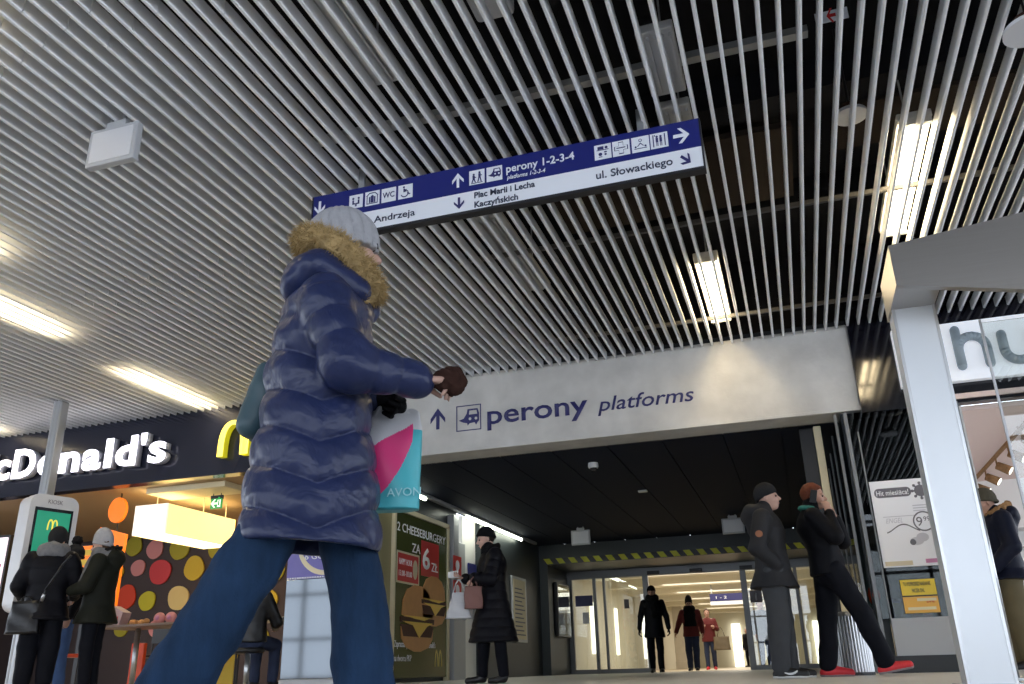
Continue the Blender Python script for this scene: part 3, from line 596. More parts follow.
# one part per letter, laid out by the widths of the running word
word = "McDonald's"; adv = {'M': 0.93, 'c': 0.60, 'D': 0.76, 'o': 0.66, 'n': 0.66, 'a': 0.62, 'l': 0.33, 'd': 0.66, "'": 0.26, 's': 0.56}
tot = sum(adv[q] for q in word); k = wtot/tot; xcur = xe-wtot
for q in word:
    w = adv[q]*k; gl = {'l': 0.20, "'": 0.16}.get(q, adv[q]-0.085)*k
    f = text(q, 'white_lit', None, (xcur+w/2, YL-0.13, zl0), FX, FZ, ch, gl, 0.012, 0.03 if q not in "l'" else 0.02, name='letter', align='CENTER')
    s_ = text(q, 'letter_side', None, (xcur+w/2, YL-0.013, zl0), FX, FZ, ch, gl, 0.115, 0.03 if q not in "l'" else 0.02, name='letter_return', align='CENTER')
    s_.parent = f; L2 = [f]; f.parent = ls; f.location = (10.2, -(YL-0.1), -3.1); xcur += w
ar = empty('arches_sign', (-7.3, YL-0.1, 3.1), 'tall illuminated yellow arches sign on the dark restaurant fascia', 'sign')
xa = aty(217, 457, YL-0.12)[0]; za = aty(217, 457, YL-0.12)[2]; zt = aty(236, 420, YL-0.12)[2]; wa = (aty(245, 455, YL-0.12)[0]-xa)
def arch_pts(cx):
    o = [(cx-wa*0.5*q[0], za+(zt-za)*q[1]) for q in ((1.0, 0), (0.97, 0.25), (0.88, 0.52), (0.74, 0.76), (0.55, 0.92), (0.33, 1.0), (0.12, 0.94), (0.0, 0.80))]
    o += [(2*cx-px, pz) for px, pz in o[-2::-1]]
    n = [(cx-wa*0.5*q[0], za+(zt-za)*q[1]) for q in ((0.76, 0), (0.74, 0.25), (0.67, 0.5), (0.57, 0.72), (0.45, 0.85), (0.35, 0.90), (0.25, 0.84), (0.0, 0.5))]
    return o
def arches(dy, d, mt, nm):
    m = MB()
    for cx in (xa+wa*0.5, xa+wa*1.38):
        t = np.linspace(0, PI, 18); ro, ri = wa*0.5, wa*0.30
        O = [(cx-ro*_c(q)*1.0, za+(zt-za)*(_s(q)**0.55)) for q in t]; I = [(cx-ri*_c(q), za+(zt-za)*0.88*(_s(q)**0.55)) for q in t]
        for j in range(len(t)-1): m.prism([O[j], O[j+1], I[j+1], I[j]], (0, dy, 0), FX, FZ, (0, d, 0))
    return m.build(nm, mt)
group_at(ar, [arches(YL-0.12, -0.012, 'yellow_lit', 'arches_face'), arches(YL-0.01, -0.11, 'yellow_side', 'arches_return')])
MB().box(XF0, YB+0.16, 2.95, XL-0.25, 14.9, 3.05).build('ceiling_restaurant', 'warm_ceiling', kind='structure')
MB().box(XF0, 14.9, 0, XL-0.2, 15.0, 3.05).build('wall_back_restaurant', 'mural_brown', kind='structure')
MB().box(XF0-0.1, YB, 0, XF0, 15, 3.05).build('wall_left_restaurant', 'mural_brown', kind='structure')
YM = 14.87
dots = [(134, 546, 10, 'dot_olive'), (155, 549, 10, 'dot_pink'), (180, 548, 12, 'dot_olive'), (216, 550, 9, 'dot_olive'), (239, 540, 9, 'dot_pink'), (138, 568, 8.5, 'dot_pink'), (160, 572, 13, 'dot_red'), (194, 568, 12, 'dot_yellow'), (222, 568, 9, 'dot_pink'),
        (126, 597, 12, 'dot_scarlet'), (147, 601, 10, 'dot_lime'), (178, 598, 12.5, 'dot_cream'), (205, 592, 10.5, 'dot_red'), (116, 572, 9, 'dot_yellow'), (228, 600, 11, 'dot_olive'), (252, 575, 12, 'dot_cream'), (246, 612, 11, 'dot_red'), (268, 600, 11, 'dot_yellow'), (275, 570, 11, 'dot_olive'), (156, 628, 9, 'dot_pink'), (192, 628, 10, 'dot_lime'), (225, 632, 10, 'dot_scarlet'), (260, 640, 11, 'dot_olive'), (121, 628, 9, 'dot_olive'), (205, 520, 10, 'dot_red'), (255, 545, 10, 'dot_scarlet')]
mm = MB(); names = sorted({d[3] for d in dots}); random.seed(5)
for px, py, r, cn in dots:
    q = aty(px, py, YM); rr = r/850.5*float(np.dot(np.array(q)-CAM, CF))*0.97
    mm.mi = names.index(cn); ph = random.random()*6
    pts = [(q[0]+rr*_c(t)*(1+0.05*_s(3*t+ph)), q[2]+rr*_s(t)*(1+0.05*_c(2*t+ph))) for t in np.linspace(0, 2*PI, 26)[:-1]]
    mm.prism(pts, (0, YM+0.02, 0), FX, FZ, (0, -0.03, 0))
mu = mm.build('mural_dots', None, None, mats=names); mu['kind'] = 'structure'
# pendant box lamp
a = aty(168, 503, 10.95); b = aty(136, 506, 10.95); c = aty(166, 533, 10.95); d = atz(233, 520, a[2])
PX0, PX1, PY0, PY1, PZ0, PZ1 = b[0], a[0], 10.95, d[1], c[2], a[2]
pl = empty('pendant_lamp', ((PX0+PX1)/2, (PY0+PY1)/2, PZ0), 'long rectangular glowing fabric box lamp hanging in the restaurant', 'lamp'); t = 0.02
Q = [MB().box(PX1-t, PY0, PZ0, PX1, PY1, PZ1).box(PX0, PY0, PZ0, PX0+t, PY1, PZ1).box(PX0, PY1-t, PZ0, PX1, PY1, PZ1).build('shade', 'shade_fabric'), MB().box(PX0-0.002, PY0-0.004, PZ0, PX1+0.002, PY0+t, PZ1).build('shade_end', 'shade_white'),
     MB().box(PX0+t, PY0+t, PZ0+0.015, PX1-t, PY1-t, PZ0+0.03).build('diffuser', 'shade_bottom')]
for (xx, yy) in ((PX0+0.3, PY0+0.12), (PX1-0.1, PY0+1.0), (PX1-0.1, PY1-0.15)): Q.append(MB().cyl((xx, yy, PZ1-0.05), (xx, yy, 2.95), 0.008, n=6).build('wire', 'cream_panel'))
group_at(pl, Q)
ex = empty('exit_sign', (-8.6, 11.3, 2.6), 'small green emergency exit sign hanging from the restaurant ceiling', 'sign')
a = aty(210, 509, 11.3); b = aty(222, 498, 11.3)
m = MB(); arrow(m, (0, 11.297, 0), FX, FZ, (0, -0.004, 0), a[0]+(b[0]-a[0])*0.35, (a[2]+b[2])/2, 0.13, PI/2); w_ = b[0]-a[0]
m.prism([(a[0]+w_*0.64, a[2]+0.02), (a[0]+w_*0.92, a[2]+0.02), (a[0]+w_*0.92, b[2]-0.02), (a[0]+w_*0.64, b[2]-0.02)], (0, 11.297, 0), FX, FZ, (0, -0.003, 0))
m2 = MB().prism(disc(a[0]+w_*0.76, a[2]+0.16, 0.018, 10), (0, 11.294, 0), FX, FZ, (0, -0.003, 0)).prism([(a[0]+w_*0.70, a[2]+0.05), (a[0]+w_*0.75, a[2]+0.14), (a[0]+w_*0.82, a[2]+0.13), (a[0]+w_*0.80, a[2]+0.09), (a[0]+w_*0.84, a[2]+0.04)], (0, 11.294, 0), FX, FZ, (0, -0.003, 0))
group_at(ex, [MB().box(a[0], 11.298, a[2], b[0], 11.33, b[2]).build('panel', 'exit_green'), m.build('symbol', 'exit_white'), m2.build('running_figure', 'exit_green'), MB().box(a[0]-0.01, 11.30, b[2]-0.01, b[0]+0.01, 11.33, b[2]+0.05).cyl((a[0]+0.03, 11.315, b[2]), (a[0]+0.03, 11.315, 2.95), 0.006, n=6).cyl((b[0]-0.03, 11.315, b[2]), (b[0]-0.03, 11.315, 2.95), 0.006, n=6).build('holder', 'black')])
q = atz(190, 496, 2.945); dl = empty('downlight', q, 'round recessed downlight in the restaurant ceiling', 'light')
group_at(dl, [MB().cyl((q[0], q[1], 2.935), (q[0], q[1], 2.95), 0.085, n=20).build('lens', 'glow_panel'), MB().cyl((q[0], q[1], 2.938), (q[0], q[1], 2.95), 0.105, n=20).build('trim_ring', 'cream_panel')])
q = atz(155, 484, 2.9); simple('ceiling_light_panel', MB().box(q[0]-0.5, 10.9, 2.86, q[0]+0.95, 11.5, 2.95, 0.01), 'cream_panel', 'cream ceiling panel just inside the restaurant above the pendant lamp', 'panel')
q = aty(118, 487, 10.75); simple('red_box', MB().box(q[0]-0.22, 10.72, q[2]-0.02, q[0]+0.20, 10.95, q[2]+0.16, 0.01), 'red_paint', 'small red box fixed under the fascia above the orange disc', 'box')
# orange letter i sign
YI = 11.0; oi = empty('orange_sign', (aty(117, 600, YI)[0], YI, 0.9), 'big orange letter i cut-out standing inside the restaurant front', 'sign')
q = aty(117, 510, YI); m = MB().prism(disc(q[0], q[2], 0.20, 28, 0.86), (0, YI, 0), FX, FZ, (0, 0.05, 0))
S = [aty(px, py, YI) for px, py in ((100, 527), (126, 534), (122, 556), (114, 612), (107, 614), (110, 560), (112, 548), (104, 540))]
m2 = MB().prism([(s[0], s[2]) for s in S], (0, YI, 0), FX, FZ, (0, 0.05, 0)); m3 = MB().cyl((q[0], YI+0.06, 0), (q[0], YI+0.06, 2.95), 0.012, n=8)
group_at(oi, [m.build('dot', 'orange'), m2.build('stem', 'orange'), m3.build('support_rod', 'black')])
for (pa, pb, mt, lab, nm) in (((60, 600), (112, 545), 'notice_yellow', 'yellow lit menu board behind the women at the kiosk', 'menu_board'), ((-14, 606), (8, 537), 'screen_pink', 'pale pink lit screen at the far left edge of the restaurant', 'screen')):
    a = aty(pa[0], pa[1], 11.6); b = aty(pb[0], pb[1], 11.6); e = empty(nm, ((a[0]+b[0])/2, 11.6, a[2]), lab, nm.replace('_', ' '))
    Q = [MB().box(a[0], 11.6, a[2], b[0], 11.68, b[2], 0.01).build('panel', mt), MB().box(a[0]-0.04, 11.62, a[2]-0.04, b[0]+0.04, 11.7, b[2]+0.04).build('frame', 'black'), MB().box((a[0]+b[0])/2-0.04, 11.66, 0, (a[0]+b[0])/2+0.04, 11.72, a[2]).build('stand', 'black')]
    m = MB()
    for j in range(5): m.box(a[0]+0.12, 11.594, a[2]+0.15+j*0.16, a[0]+(b[0]-a[0])*(0.8 if j % 2 else 0.6), 11.6, a[2]+0.21+j*0.16)
    Q.append(m.build('print', 'orange' if nm == 'menu_board' else 'dot_pink')); group_at(e, Q)
# counter with coloured fronts, deep in the restaurant
# tables
def table(x0, x1, y, dep, h, lab, legs, thick=0.035, mt='table_top', lm='steel'):
    e = empty('table', ((x0+x1)/2, y, 0), lab, 'table')
    w = (x1-x0)/2; MB().box(-w, -dep/2, h-thick, w, dep/2, h, 0.008).build('table_top', mt, e)
    for lx in legs: MB().cyl((lx-(x0+x1)/2, 0, 0.02), (lx-(x0+x1)/2, 0, h-thick), 0.035, n=14).build('leg', lm, e, True); MB().cyl((lx-(x0+x1)/2, 0, 0), (lx-(x0+x1)/2, 0, 0.025), 0.2, 0.19, n=20).build('foot', lm, e)
    return e
TZ = 0.81
table(-8.86, -7.15, 9.75, 0.7, TZ, 'brown table on a steel leg in front of the dotted mural', (-8.38,))
table(-6.66, -5.75, 9.75, 0.62, TZ, 'narrow white-edged table on a chrome leg left of the pale totem', (-6.60, -5.85), 0.03, 'white_paint')
def chair(x, y, rz, lab, seatm='black'):
    e = empty('chair', (x, y, 0), lab, 'chair', 'restaurant chairs', rz)
    MB().box(-0.21, -0.21, 0.43, 0.21, 0.21, 0.47, 0.015).build('seat', seatm, e)
    MB().box(-0.20, -0.235, 0.62, 0.20, -0.20, 0.86, 0.012).build('backrest', seatm, e)
    for sx_ in (-0.18, 0.18):
        MB().cyl((sx_, 0.18, 0), (sx_, 0.18, 0.44), 0.013, n=8).build('leg', 'black', e); MB().cyl((sx_, -0.2, 0), (sx_, -0.215, 0.66), 0.013, n=8).build('leg', 'black', e)
chair(-8.95, 10.75, PI, 'black chair behind the left end of the brown table'); chair(-7.35, 10.5, PI-.2, 'black chair behind the right end of the brown table'); chair(-9.05, 9.35, -0.5, 'chair with an orange-red seat beside the kiosk women', 'orange_red')
def chair2(*a): pass
# food on the brown table
def onT(px, py): q = atz(px, py, TZ); return q
e = empty('food_box', (-8.70, 9.70, TZ), 'pink patterned paper food box at the left end of the brown table', 'food box')
MB().prism([(-0.11, 0), (0.10, 0), (0.15, 0.17), (-0.04, 0.26), (-0.14, 0.14)], (0, -0.08, 0), FX, FZ, (0, 0.16, 0)).build('box', 'boot_pink', e); MB().box(-0.08, -0.085, 0.04, 0.08, -0.08, 0.12).build('print', 'price_red', e)
for i, (dx, r) in enumerate(((0, 0.0), (0.18, 0.4))):
    e = empty('paper_wrap', (-8.02+dx, 9.7, TZ), ['pink rounded paper wrap on the brown table, the left of two', 'pink rounded paper wrap on the brown table, the right of two'][i], 'food wrap', 'pink wraps'); MB().ell((0, 0, 0.075), (0.085, 0.05, 0.075)).build('wrap', 'dot_pink', e, True); MB().ell((0.0, -0.01, 0.08), (0.045, 0.052, 0.045)).build('inner_fold', 'poster_pinkish', e, True)
e = empty('bread_roll', (-8.38, 9.75, TZ), 'small brown snack lying on the brown table', 'food')
m = MB(); random.seed(4)
for j in range(7): m.ell((random.uniform(-0.1, 0.1), random.uniform(-0.05, 0.05), 0.03+random.random()*0.03), (0.045, 0.04, 0.035), 10, 7)
m.build('pieces', 'bun', e, True)
simple('room_divider', MB().box(-9.02, 10.4, 0.0, -8.80, 10.46, 0.62, 0.01), 'orange_red', 'orange-red upright divider below the brown table', 'divider')
simple('floor_cutout', MB().prism([(-8.25, 0.0), (-7.95, 0.0), (-7.95, 0.35), (-7.85, 0.62), (-7.80, 0.85), (-8.10, 0.85), (-8.12, 0.62), (-8.25, 0.35)], (0, 11.3, 0), FX, FZ, (0, 0.05, 0)), 'notice_yellow', 'yellow cut-out standing behind the brown table', 'cut-out')
# ---- order kiosk
kq = aty(44, 600, 8.0); ka = math.radians(74)
kk = empty('order_kiosk', (-8.50, 8.15, 0), 'white self-order kiosk with a green screen and rounded corners', 'kiosk', None, ka)
ow = 0.30
MB().prism(rrect(-ow, 0.86, ow, 2.26, 0.12), (0, -0.05, 0), FX, FZ, (0, 0.13, 0)).build('front_shell', 'white_paint', kk)
MB().prism(rrect(-ow+0.015, 0.90, ow-0.015, 2.25, 0.11), (0, 0.10, 0), FX, FZ, (0, 0.12, 0)).build('rear_shell', 'white_paint', kk)
MB().box(-ow+0.03, 0.08, 0.95, ow-0.03, 0.10, 2.2).build('seam', 'black', kk)
sb_ = MB().box(-0.235, -0.058, 1.12, 0.235, -0.05, 2.10, 0.003).build('screen_bezel', 'black_gloss', kk)
sc_ = MB().box(-0.205, -0.062, 1.16, 0.205, -0.057, 2.06).build('screen', 'screen_green', sb_)
m = MB()
for cx in (-0.028, 0.028):
    t = np.linspace(0, PI, 12); O = [(cx-0.036*_c(q), 1.84+0.13*_s(q)**0.6) for q in t]; I = [(cx-0.02*_c(q), 1.84+0.112*_s(q)**0.6) for q in t]
    for j in range(11): m.prism([O[j], O[j+1], I[j+1], I[j]], (0, -0.062, 0), FX, FZ, (0, -0.003, 0))
m.build('arches_mark', 'screen_yellow', kk); MB().box(-0.09, -0.064, 1.60, 0.06, -0.062, 1.625).build('screen_line', 'exit_white', kk)
text('KIOSK', 'poster_grey', kk, (0, -0.05, 2.155), FX, FZ, 0.07, 0.18, 0.003, align='CENTER')
MB().box(-0.12, -0.12, 0.72, 0.12, -0.02, 0.95, 0.02).build('card_reader', 'white_paint', kk)
MB().box(-0.07, 0.0, 0.0, 0.07, 0.16, 0.9, 0.01).build('pedestal', 'grey_paint', kk); MB().box(-0.28, -0.18, 0, 0.28, 0.3, 0.02).build('base_plate', 'grey_metal', kk)
pt = atz(62, 402, ZC); e = empty('support_pole', (pt[0], pt[1], 0), 'grey steel pole rising behind the kiosk to the slatted ceiling', 'pole')
MB().box(-0.075, -0.075, 0, 0.075, 0.075, ZC, 0.02).build('pole', 'grey_metal', e); MB().box(-0.05, -0.08, 0, -0.02, -0.074, ZC).box(0.02, -0.08, 0, 0.05, -0.074, ZC).build('groove', 'grey_paint', e); MB().box(-0.12, -0.12, 0, 0.12, 0.12, 0.02).build('foot_plate', 'grey_metal', e)
# ---- advert totem with the purple head
ta = aty(285, 600, 8.6); tb = aty(346, 600, 8.6)
tt = empty('advert_totem', ((ta[0]+tb[0])/2, 8.6, 0), 'glossy pale grey totem with a purple header seen between the walking legs', 'totem')
w = (tb[0]-ta[0])/2; MB().box(-w, 0, 0.1, w, 0.12, 1.14, 0.006).build('panel', 'totem_glass', tt); MB().box(-w-0.01, -0.01, 0, w+0.01, 0.2, 0.10, 0.01).build('base', 'grey_paint', tt)
MB().box(-w, 0, 1.14, w, 0.12, 1.47, 0.006).build('header', 'purple_header', tt)
text('6 GODZIN', 'poster_white', tt, (-w*0.42, -0.001, 1.35), FX, FZ, 0.09, 0.50, 0.003, 0.006)
m = MB(); t = np.linspace(PI*1.02, PI*1.62, 14); O = [(0.10+0.36*_c(q), 1.53+0.36*_s(q)) for q in t]; I = [(0.12+0.34*_c(q), 1.55+0.33*_s(q)) for q in t[::-1]]
m.prism(O+I, (0, -0.0, 0), FX, FZ, (0, -0.004, 0)); m.build('swoosh', 'cream_paint', tt)
m = MB()
for k_ in range(24): m.box(-w+0.01+k_*(2*w/24), -0.004, 1.145, -w+0.01+k_*(2*w/24)+w*0.05, 0, 1.16)
m.build('perforation', 'poster_white', tt)
gp = aty(357, 600, 9.6); e = empty('glass_screen', (gp[0], 9.6, 0), 'low glass screen with a pale top rail beside the burger poster', 'screen')
MB().box(-0.12, -0.01, 0.02, 0.12, 0.01, 1.18).build('glass_pane', 'glass_dark', e); MB().box(-0.13, -0.015, 1.18, 0.13, 0.015, 1.21).box(-0.13, -0.015, 0, 0.13, 0.015, 0.04).build('rail', 'cream_paint', e)
# ================================================================== shop on the right
Yw = 10.42
sh = MB().box(XR+0.15, Yw+0.02, 0.17, 1.98, Yw+0.14, 0.55).build('wall_right_shopfront', 'grey_paint', kind='structure')
MB().box(XR+0.0, Yw, 0.0, 1.98, Yw+0.14, 0.17).build('baseboard_right', 'black', kind='structure')
MB().box(XR+0.15, Yw+0.5, 0.55, 2.0, Yw+0.55, 4.2).box(XR+0.15, Yw+0.19, 2.9, 2.0, Yw+0.5, 2.95).build('wall_right_window_backdrop', 'dark_wall', kind='structure')  # dark backdrop; its tall top and soffit added to keep shop light out
wn = MB().box(XR+0.02, Yw-0.02, 0, XR+0.06, Yw+0.12, 2.86).box(1.94, Yw-0.02, 0, 2.0, Yw+0.12, 2.86).box(0.892, Yw-0.012, 0.55, 0.906, Yw+0.04, 2.62).build('window_1', 'door_frame', kind='structure')
MB().box(XR+0.06, Yw+0.03, 0.55, 1.94, Yw+0.045, 2.86).build('window_glass', 'glass_dark', wn)
# poster
a = aty(868.8, 482, Yw); b = aty(881, 568, Yw); c = aty(945, 479, Yw)
wx0, wx1, wz0, wz1 = a[0], a[0]+0.70, b[2], a[2]
wp = empty('window_poster', ((wx0+wx1)/2, Yw, wz0), 'white advert poster on the shop window with a grey heading bar and price circle', 'poster')
PW, PH = wx1-wx0, wz1-wz0; yp = Yw+0.012
def pp(u, v): return (wx0+PW*u, wz0+PH*v)
Q = [MB().box(wx0, Yw+0.012, wz0, wx1, Yw+0.03, wz1).build('sheet', 'poster_white')]
Q.append(MB().prism(rrect(*pp(0.05, 0.80), *pp(0.60, 0.91), PH*0.05), (0, yp, 0), FX, FZ, (0, -0.003, 0)).build('heading_bar', 'poster_grey'))
Q.append(text('Hit miesiąca!', 'poster_white', None, (pp(0.08, 0)[0], yp-0.003, pp(0, 0.825)[1]), FX, FZ, PH*0.085, PW*0.48, 0.002, 0.01))
m = MB(); cx, cz = pp(0.74, 0.855)
for t in np.linspace(0, 2*PI, 9)[:-1]: m.cyl((cx+0.05*_c(t), yp-0.002, cz+0.05*_s(t)), (cx+0.085*_c(t), yp-0.002, cz+0.085*_s(t)), 0.010, n=6); m.prism(disc(cx+0.085*_c(t), cz+0.085*_s(t), 0.016, 10), (0, yp, 0), FX, FZ, (0, -0.003, 0))
m.prism(disc(cx, cz, 0.065, 18), (0, yp, 0), FX, FZ, (0, -0.003, 0)); Q.append(m.build('emblem', 'poster_grey'))
m = MB(); R0, R1 = PH*0.115, PH*0.10; cx, cz = pp(0.70, 0.50); t = np.linspace(0, 2*PI, 29)
for j in range(28): m.prism([(cx+R0*_c(t[j]), cz+R0*_s(t[j])), (cx+R0*_c(t[j+1]), cz+R0*_s(t[j+1])), (cx+R1*_c(t[j+1]), cz+R1*_s(t[j+1])), (cx+R1*_c(t[j]), cz+R1*_s(t[j]))], (0, yp, 0), FX, FZ, (0, -0.003, 0))
us = np.linspace(0.14, 0.62, 16); T = [pp(u_, 0.44+0.045*_s((u_-0.14)*11-1.2)) for u_ in us]; m.prism(T+[(p_[0], p_[1]-PH*0.014) for p_ in T[::-1]], (0, yp, 0), FX, FZ, (0, -0.003, 0)); Q.append(m.build('price_ring', 'poster_grey'))
Q.append(text('9', 'poster_grey', None, (cx-0.075, yp-0.002, cz-0.05), FX, FZ, PH*0.15, None, 0.002)); Q.append(text('99', 'poster_grey', None, (cx+0.0, yp-0.002, cz+0.0), FX, FZ, PH*0.075, None, 0.002))
Q.append(text('ENGEL', 'poster_silver', None, (pp(0.15, 0)[0], yp-0.002, pp(0, 0.50)[1]), FX, FZ, PH*0.08, PW*0.25, 0.002, 0, 0.3))
m = MB()
for j in range(3): x0p, z0p = pp(0.58, 0.68-j*0.03); m.box(x0p, yp-0.002, z0p, x0p+PW*(0.3-0.06*j), yp, z0p+PH*0.012)
x0p, z0p = pp(0.12, 0.57); m.box(x0p, yp-0.002, z0p, x0p+PW*0.5, yp, z0p+PH*0.008); Q.append(m.build('small_print', 'poster_silver'))
m = MB().prism([pp(0.55+0.10*_c(q), 0.28+0.045*_s(q)) for q in np.linspace(0, 2*PI, 20)[:-1]], (0, yp, 0), FX, FZ, (0, -0.003, 0)).prism([pp(0.64+0.09*_c(q), 0.32+0.05*_s(q)) for q in np.linspace(0, 2*PI, 20)[:-1]], (0, yp, 0), FX, FZ, (0, -0.002, 0)); Q.append(m.build('pictured_item', 'poster_silver'))
Q.append(MB().prism([pp(0.49+0.045*_c(q), 0.27+0.035*_s(q)) for q in np.linspace(0, 2*PI, 14)[:-1]], (0, yp-0.003, 0), FX, FZ, (0, -0.002, 0)).build('pictured_dark_spot', 'poster_grey'))
x0p, z0p = pp(0.03, 0.015); Q.append(MB().box(x0p, yp-0.003, z0p, x0p+PW*0.4, yp, z0p+PH*0.05).build('tan_strip', 'poster_tan')); x0p, z0p = pp(0.62, 0.03); Q.append(MB().box(x0p, yp-0.003, z0p, x0p+PW*0.35, yp, z0p+PH*0.045).build('pink_strip', 'poster_pinkish'))
group_at(wp, Q)
# yellow notice
a = aty(900, 582, Yw); b = aty(941, 612, Yw)
yn = empty('yellow_notice', ((a[0]+b[0])/2, Yw, b[2]), 'yellow and orange notice stuck to the shop window under the poster', 'notice')
zmid = a[2]-(a[2]-b[2])*0.44
Q = [MB().box(a[0], Yw+0.012, zmid, b[0], Yw+0.03, a[2]+0.02).build('upper_sheet', 'notice_yellow'), MB().box(a[0], Yw+0.012, b[2], b[0], Yw+0.03, zmid-0.015).build('lower_sheet', 'notice_orange'), MB().box(a[0]-0.006, Yw+0.02, b[2]-0.006, b[0]+0.006, Yw+0.032, a[2]+0.026).build('backing', 'black')]
ww = b[0]-a[0]
Q += [text('TU POPROSISZ NADANIE', 'ink_dark', None, (a[0]+ww*0.08, Yw+0.011, zmid+0.10), FX, FZ, 0.055, ww*0.78, 0.002, 0.006), text('PACZEK DHL', 'ink_dark', None, (a[0]+ww*0.30, Yw+0.011, zmid+0.03), FX, FZ, 0.055, ww*0.36, 0.002, 0.006), text('DHL', 'price_red', None, (a[0]+ww*0.66, Yw+0.011, zmid-0.08), FX, FZ, 0.05, ww*0.24, 0.002, 0.015, 0.3),
      MB().box(a[0]+ww*0.1, Yw+0.008, b[2]+0.03, a[0]+ww*0.9, Yw+0.012, b[2]+0.06).box(a[0]+ww*0.4, Yw+0.008, b[2]+0.12, a[0]+ww*0.95, Yw+0.012, b[2]+0.15).build('print', 'cream_panel')]
group_at(yn, Q)
for i, (px, mt, lab) in enumerate(((918, 'red_paint', 'dark red jar standing inside the shop window under the notice'), (926, 'dot_scarlet', 'red jar beside the dark red one inside the shop window'), (901, 'dot_olive', 'greenish jar at the left in the shop window'))):
    q = aty(px, 622, Yw+0.25); e = empty('jar', (q[0]+0.03*i*(1-i/2)*2, Yw+0.25, 0.55), lab, 'jar', 'jars in the shop window'); MB().cyl((0, 0, 0), (0, 0, 0.17), 0.05, 0.05, 18).build('jar_body', mt, e, True); MB().cyl((0, 0, 0.17), (0, 0, 0.21), 0.042, 0.042, 18).build('lid', 'grey_metal', e)
MB().box(XR+0.15, Yw+0.14, 0.50, 1.98, Yw+0.5, 0.55).build('window_sill', 'shop_white', kind='structure')
e = empty('orange_bag', (0.80, Yw+0.24, 0.55), 'round orange object inside the shop window left of the yellow notice', 'object'); e.location[0] = aty(875, 600, Yw+0.24)[0]+0.02
MB().ell((0, 0, 0.26), (0.085, 0.07, 0.13)).build('bag_body', 'orange_red', e, True); MB().cyl((0, 0, 0), (0, 0, 0.15), 0.03, n=10).build('stand', 'black', e)
# hub sign
YH = YB-0.07
a = aty(940, 327, YH); b = aty(952, 384, YH); hz0, hz1 = b[2], a[2]
hb_ = empty('shop_name_sign', (3.2, YH, hz0), 'white illuminated shop name board with rounded grey letters', 'sign')
Q = [MB().box(a[0]-0.55, YH-0.10, hz0, 6.2, YH, hz1, 0.005).build('board', 'hub_white')]
def stroke(pts, r): 
    m = MB()
    m.tube([(p_[0], YH-0.135, p_[1]) for p_ in pts], r, 14)
    for p_ in pts: m.ell((p_[0], YH-0.135, p_[1]), r, 12, 8)
    return m.build('letter', 'hub_grey', None, True)
hx = aty(961, 360, YH-0.13)[0]; r_ = 0.052; zt_ = hz1-0.11; zb_ = hz0+0.16; xh = 0.29
arc = lambda cx, cz, ra, t0, t1: [(cx+ra*_c(t), cz+ra*_s(t)) for t in np.linspace(t0, t1, 12)]
hh_ = zb_+0.20
Q.append(stroke([(hx, zt_), (hx, zb_)], r_)); Q[-1].name = 'letter'
Q.append(stroke([(hx, hh_)]+arc(hx+xh/2, hh_, xh/2, PI, 0)+[(hx+xh, zb_)], r_))
ux = hx+xh+0.17
Q.append(stroke([(ux, hh_+0.12)]+[(ux, zb_+0.14)]+arc(ux+xh/2, zb_+0.14, xh/2, PI, 2*PI)+[(ux+xh, hh_+0.12)], r_))
bx_ = ux+xh+0.17
Q.append(stroke([(bx_, zt_), (bx_, zb_+0.1)], r_)); Q.append(stroke(arc(bx_+xh/2, zb_+0.15, xh/2, 0, 2*PI), r_))
group_at(hb_, Q)
# dark reflective strip and shop interior
MB().box(1.98, YB+0.1, 0, 2.06, YB+0.3, ZB).build('wall_right_jamb', 'shop_white', kind='structure')
MB().box(1.98, YB+0.16, 2.80, 8, 15.5, 2.86).build('ceiling_shop', 'shop_pink', kind='structure')
MB().box(1.98, 15.4, 0, 8, 15.5, 2.86).build('wall_back_shop', 'shop_white', kind='structure')
MB().box(1.98, YB+0.3, 0, 2.03, 15.4, 2.86).build('wall_left_shop', 'shop_white', kind='structure')
pk = MB().box(1.94, YB-0.10, 2.885, 6, YB-0.07, 2.945); pk.build('trim_2', 'shop_pink', kind='structure')
e = empty('track_light', (2.85, 13.2, 2.62), 'bronze track spotlights on the shop ceiling at the right edge', 'light')
m = MB().box(-0.02, -2.0, 0.10, 0.02, 2.4, 0.14).cyl((0, -1.5, 0.12), (0, -1.5, 0.2), 0.01, n=6).cyl((0, 1.5, 0.12), (0, 1.5, 0.2), 0.01, n=6); m.build('track', 'fur_brown', e)
for j, yy in enumerate((-1.6, -0.8, 0.0, 0.8, 1.6)):
    h_ = MB().cyl((0.0, yy, 0.0), (0.14, yy-0.06, -0.10), 0.055, 0.065, 16).build('spot_head', 'fur_brown', e, True); MB().cyl((0, yy, 0.0), (0, yy, 0.1), 0.012, n=8).build('stem', 'fur_brown', h_); MB().cyl((0.14, yy-0.06, -0.10), (0.145, yy-0.062, -0.104), 0.055, n=16).build('lens', 'glow_panel', h_)
for i, x in enumerate((2.6, 3.7, 4.8)):
    e = empty('shelf_unit', (x, 15.2, 0), ['white stocked shelf unit at the back of the shop, nearest the portal', 'white stocked shelf unit at the back of the shop, middle', 'white stocked shelf unit at the back of the shop, far right'][i], 'shelf', 'shop shelves')
    m = MB().box(-0.5, -0.2, 0, -0.46, 0.2, 2.0).box(0.46, -0.2, 0, 0.5, 0.2, 2.0)
    m.build('side_panel', 'shop_white', e)
    for z in (0.1, 0.5, 0.9, 1.3, 1.7, 1.98): MB().box(-0.46, -0.2, z, 0.46, 0.2, z+0.025).build('shelf', 'shop_white', e)
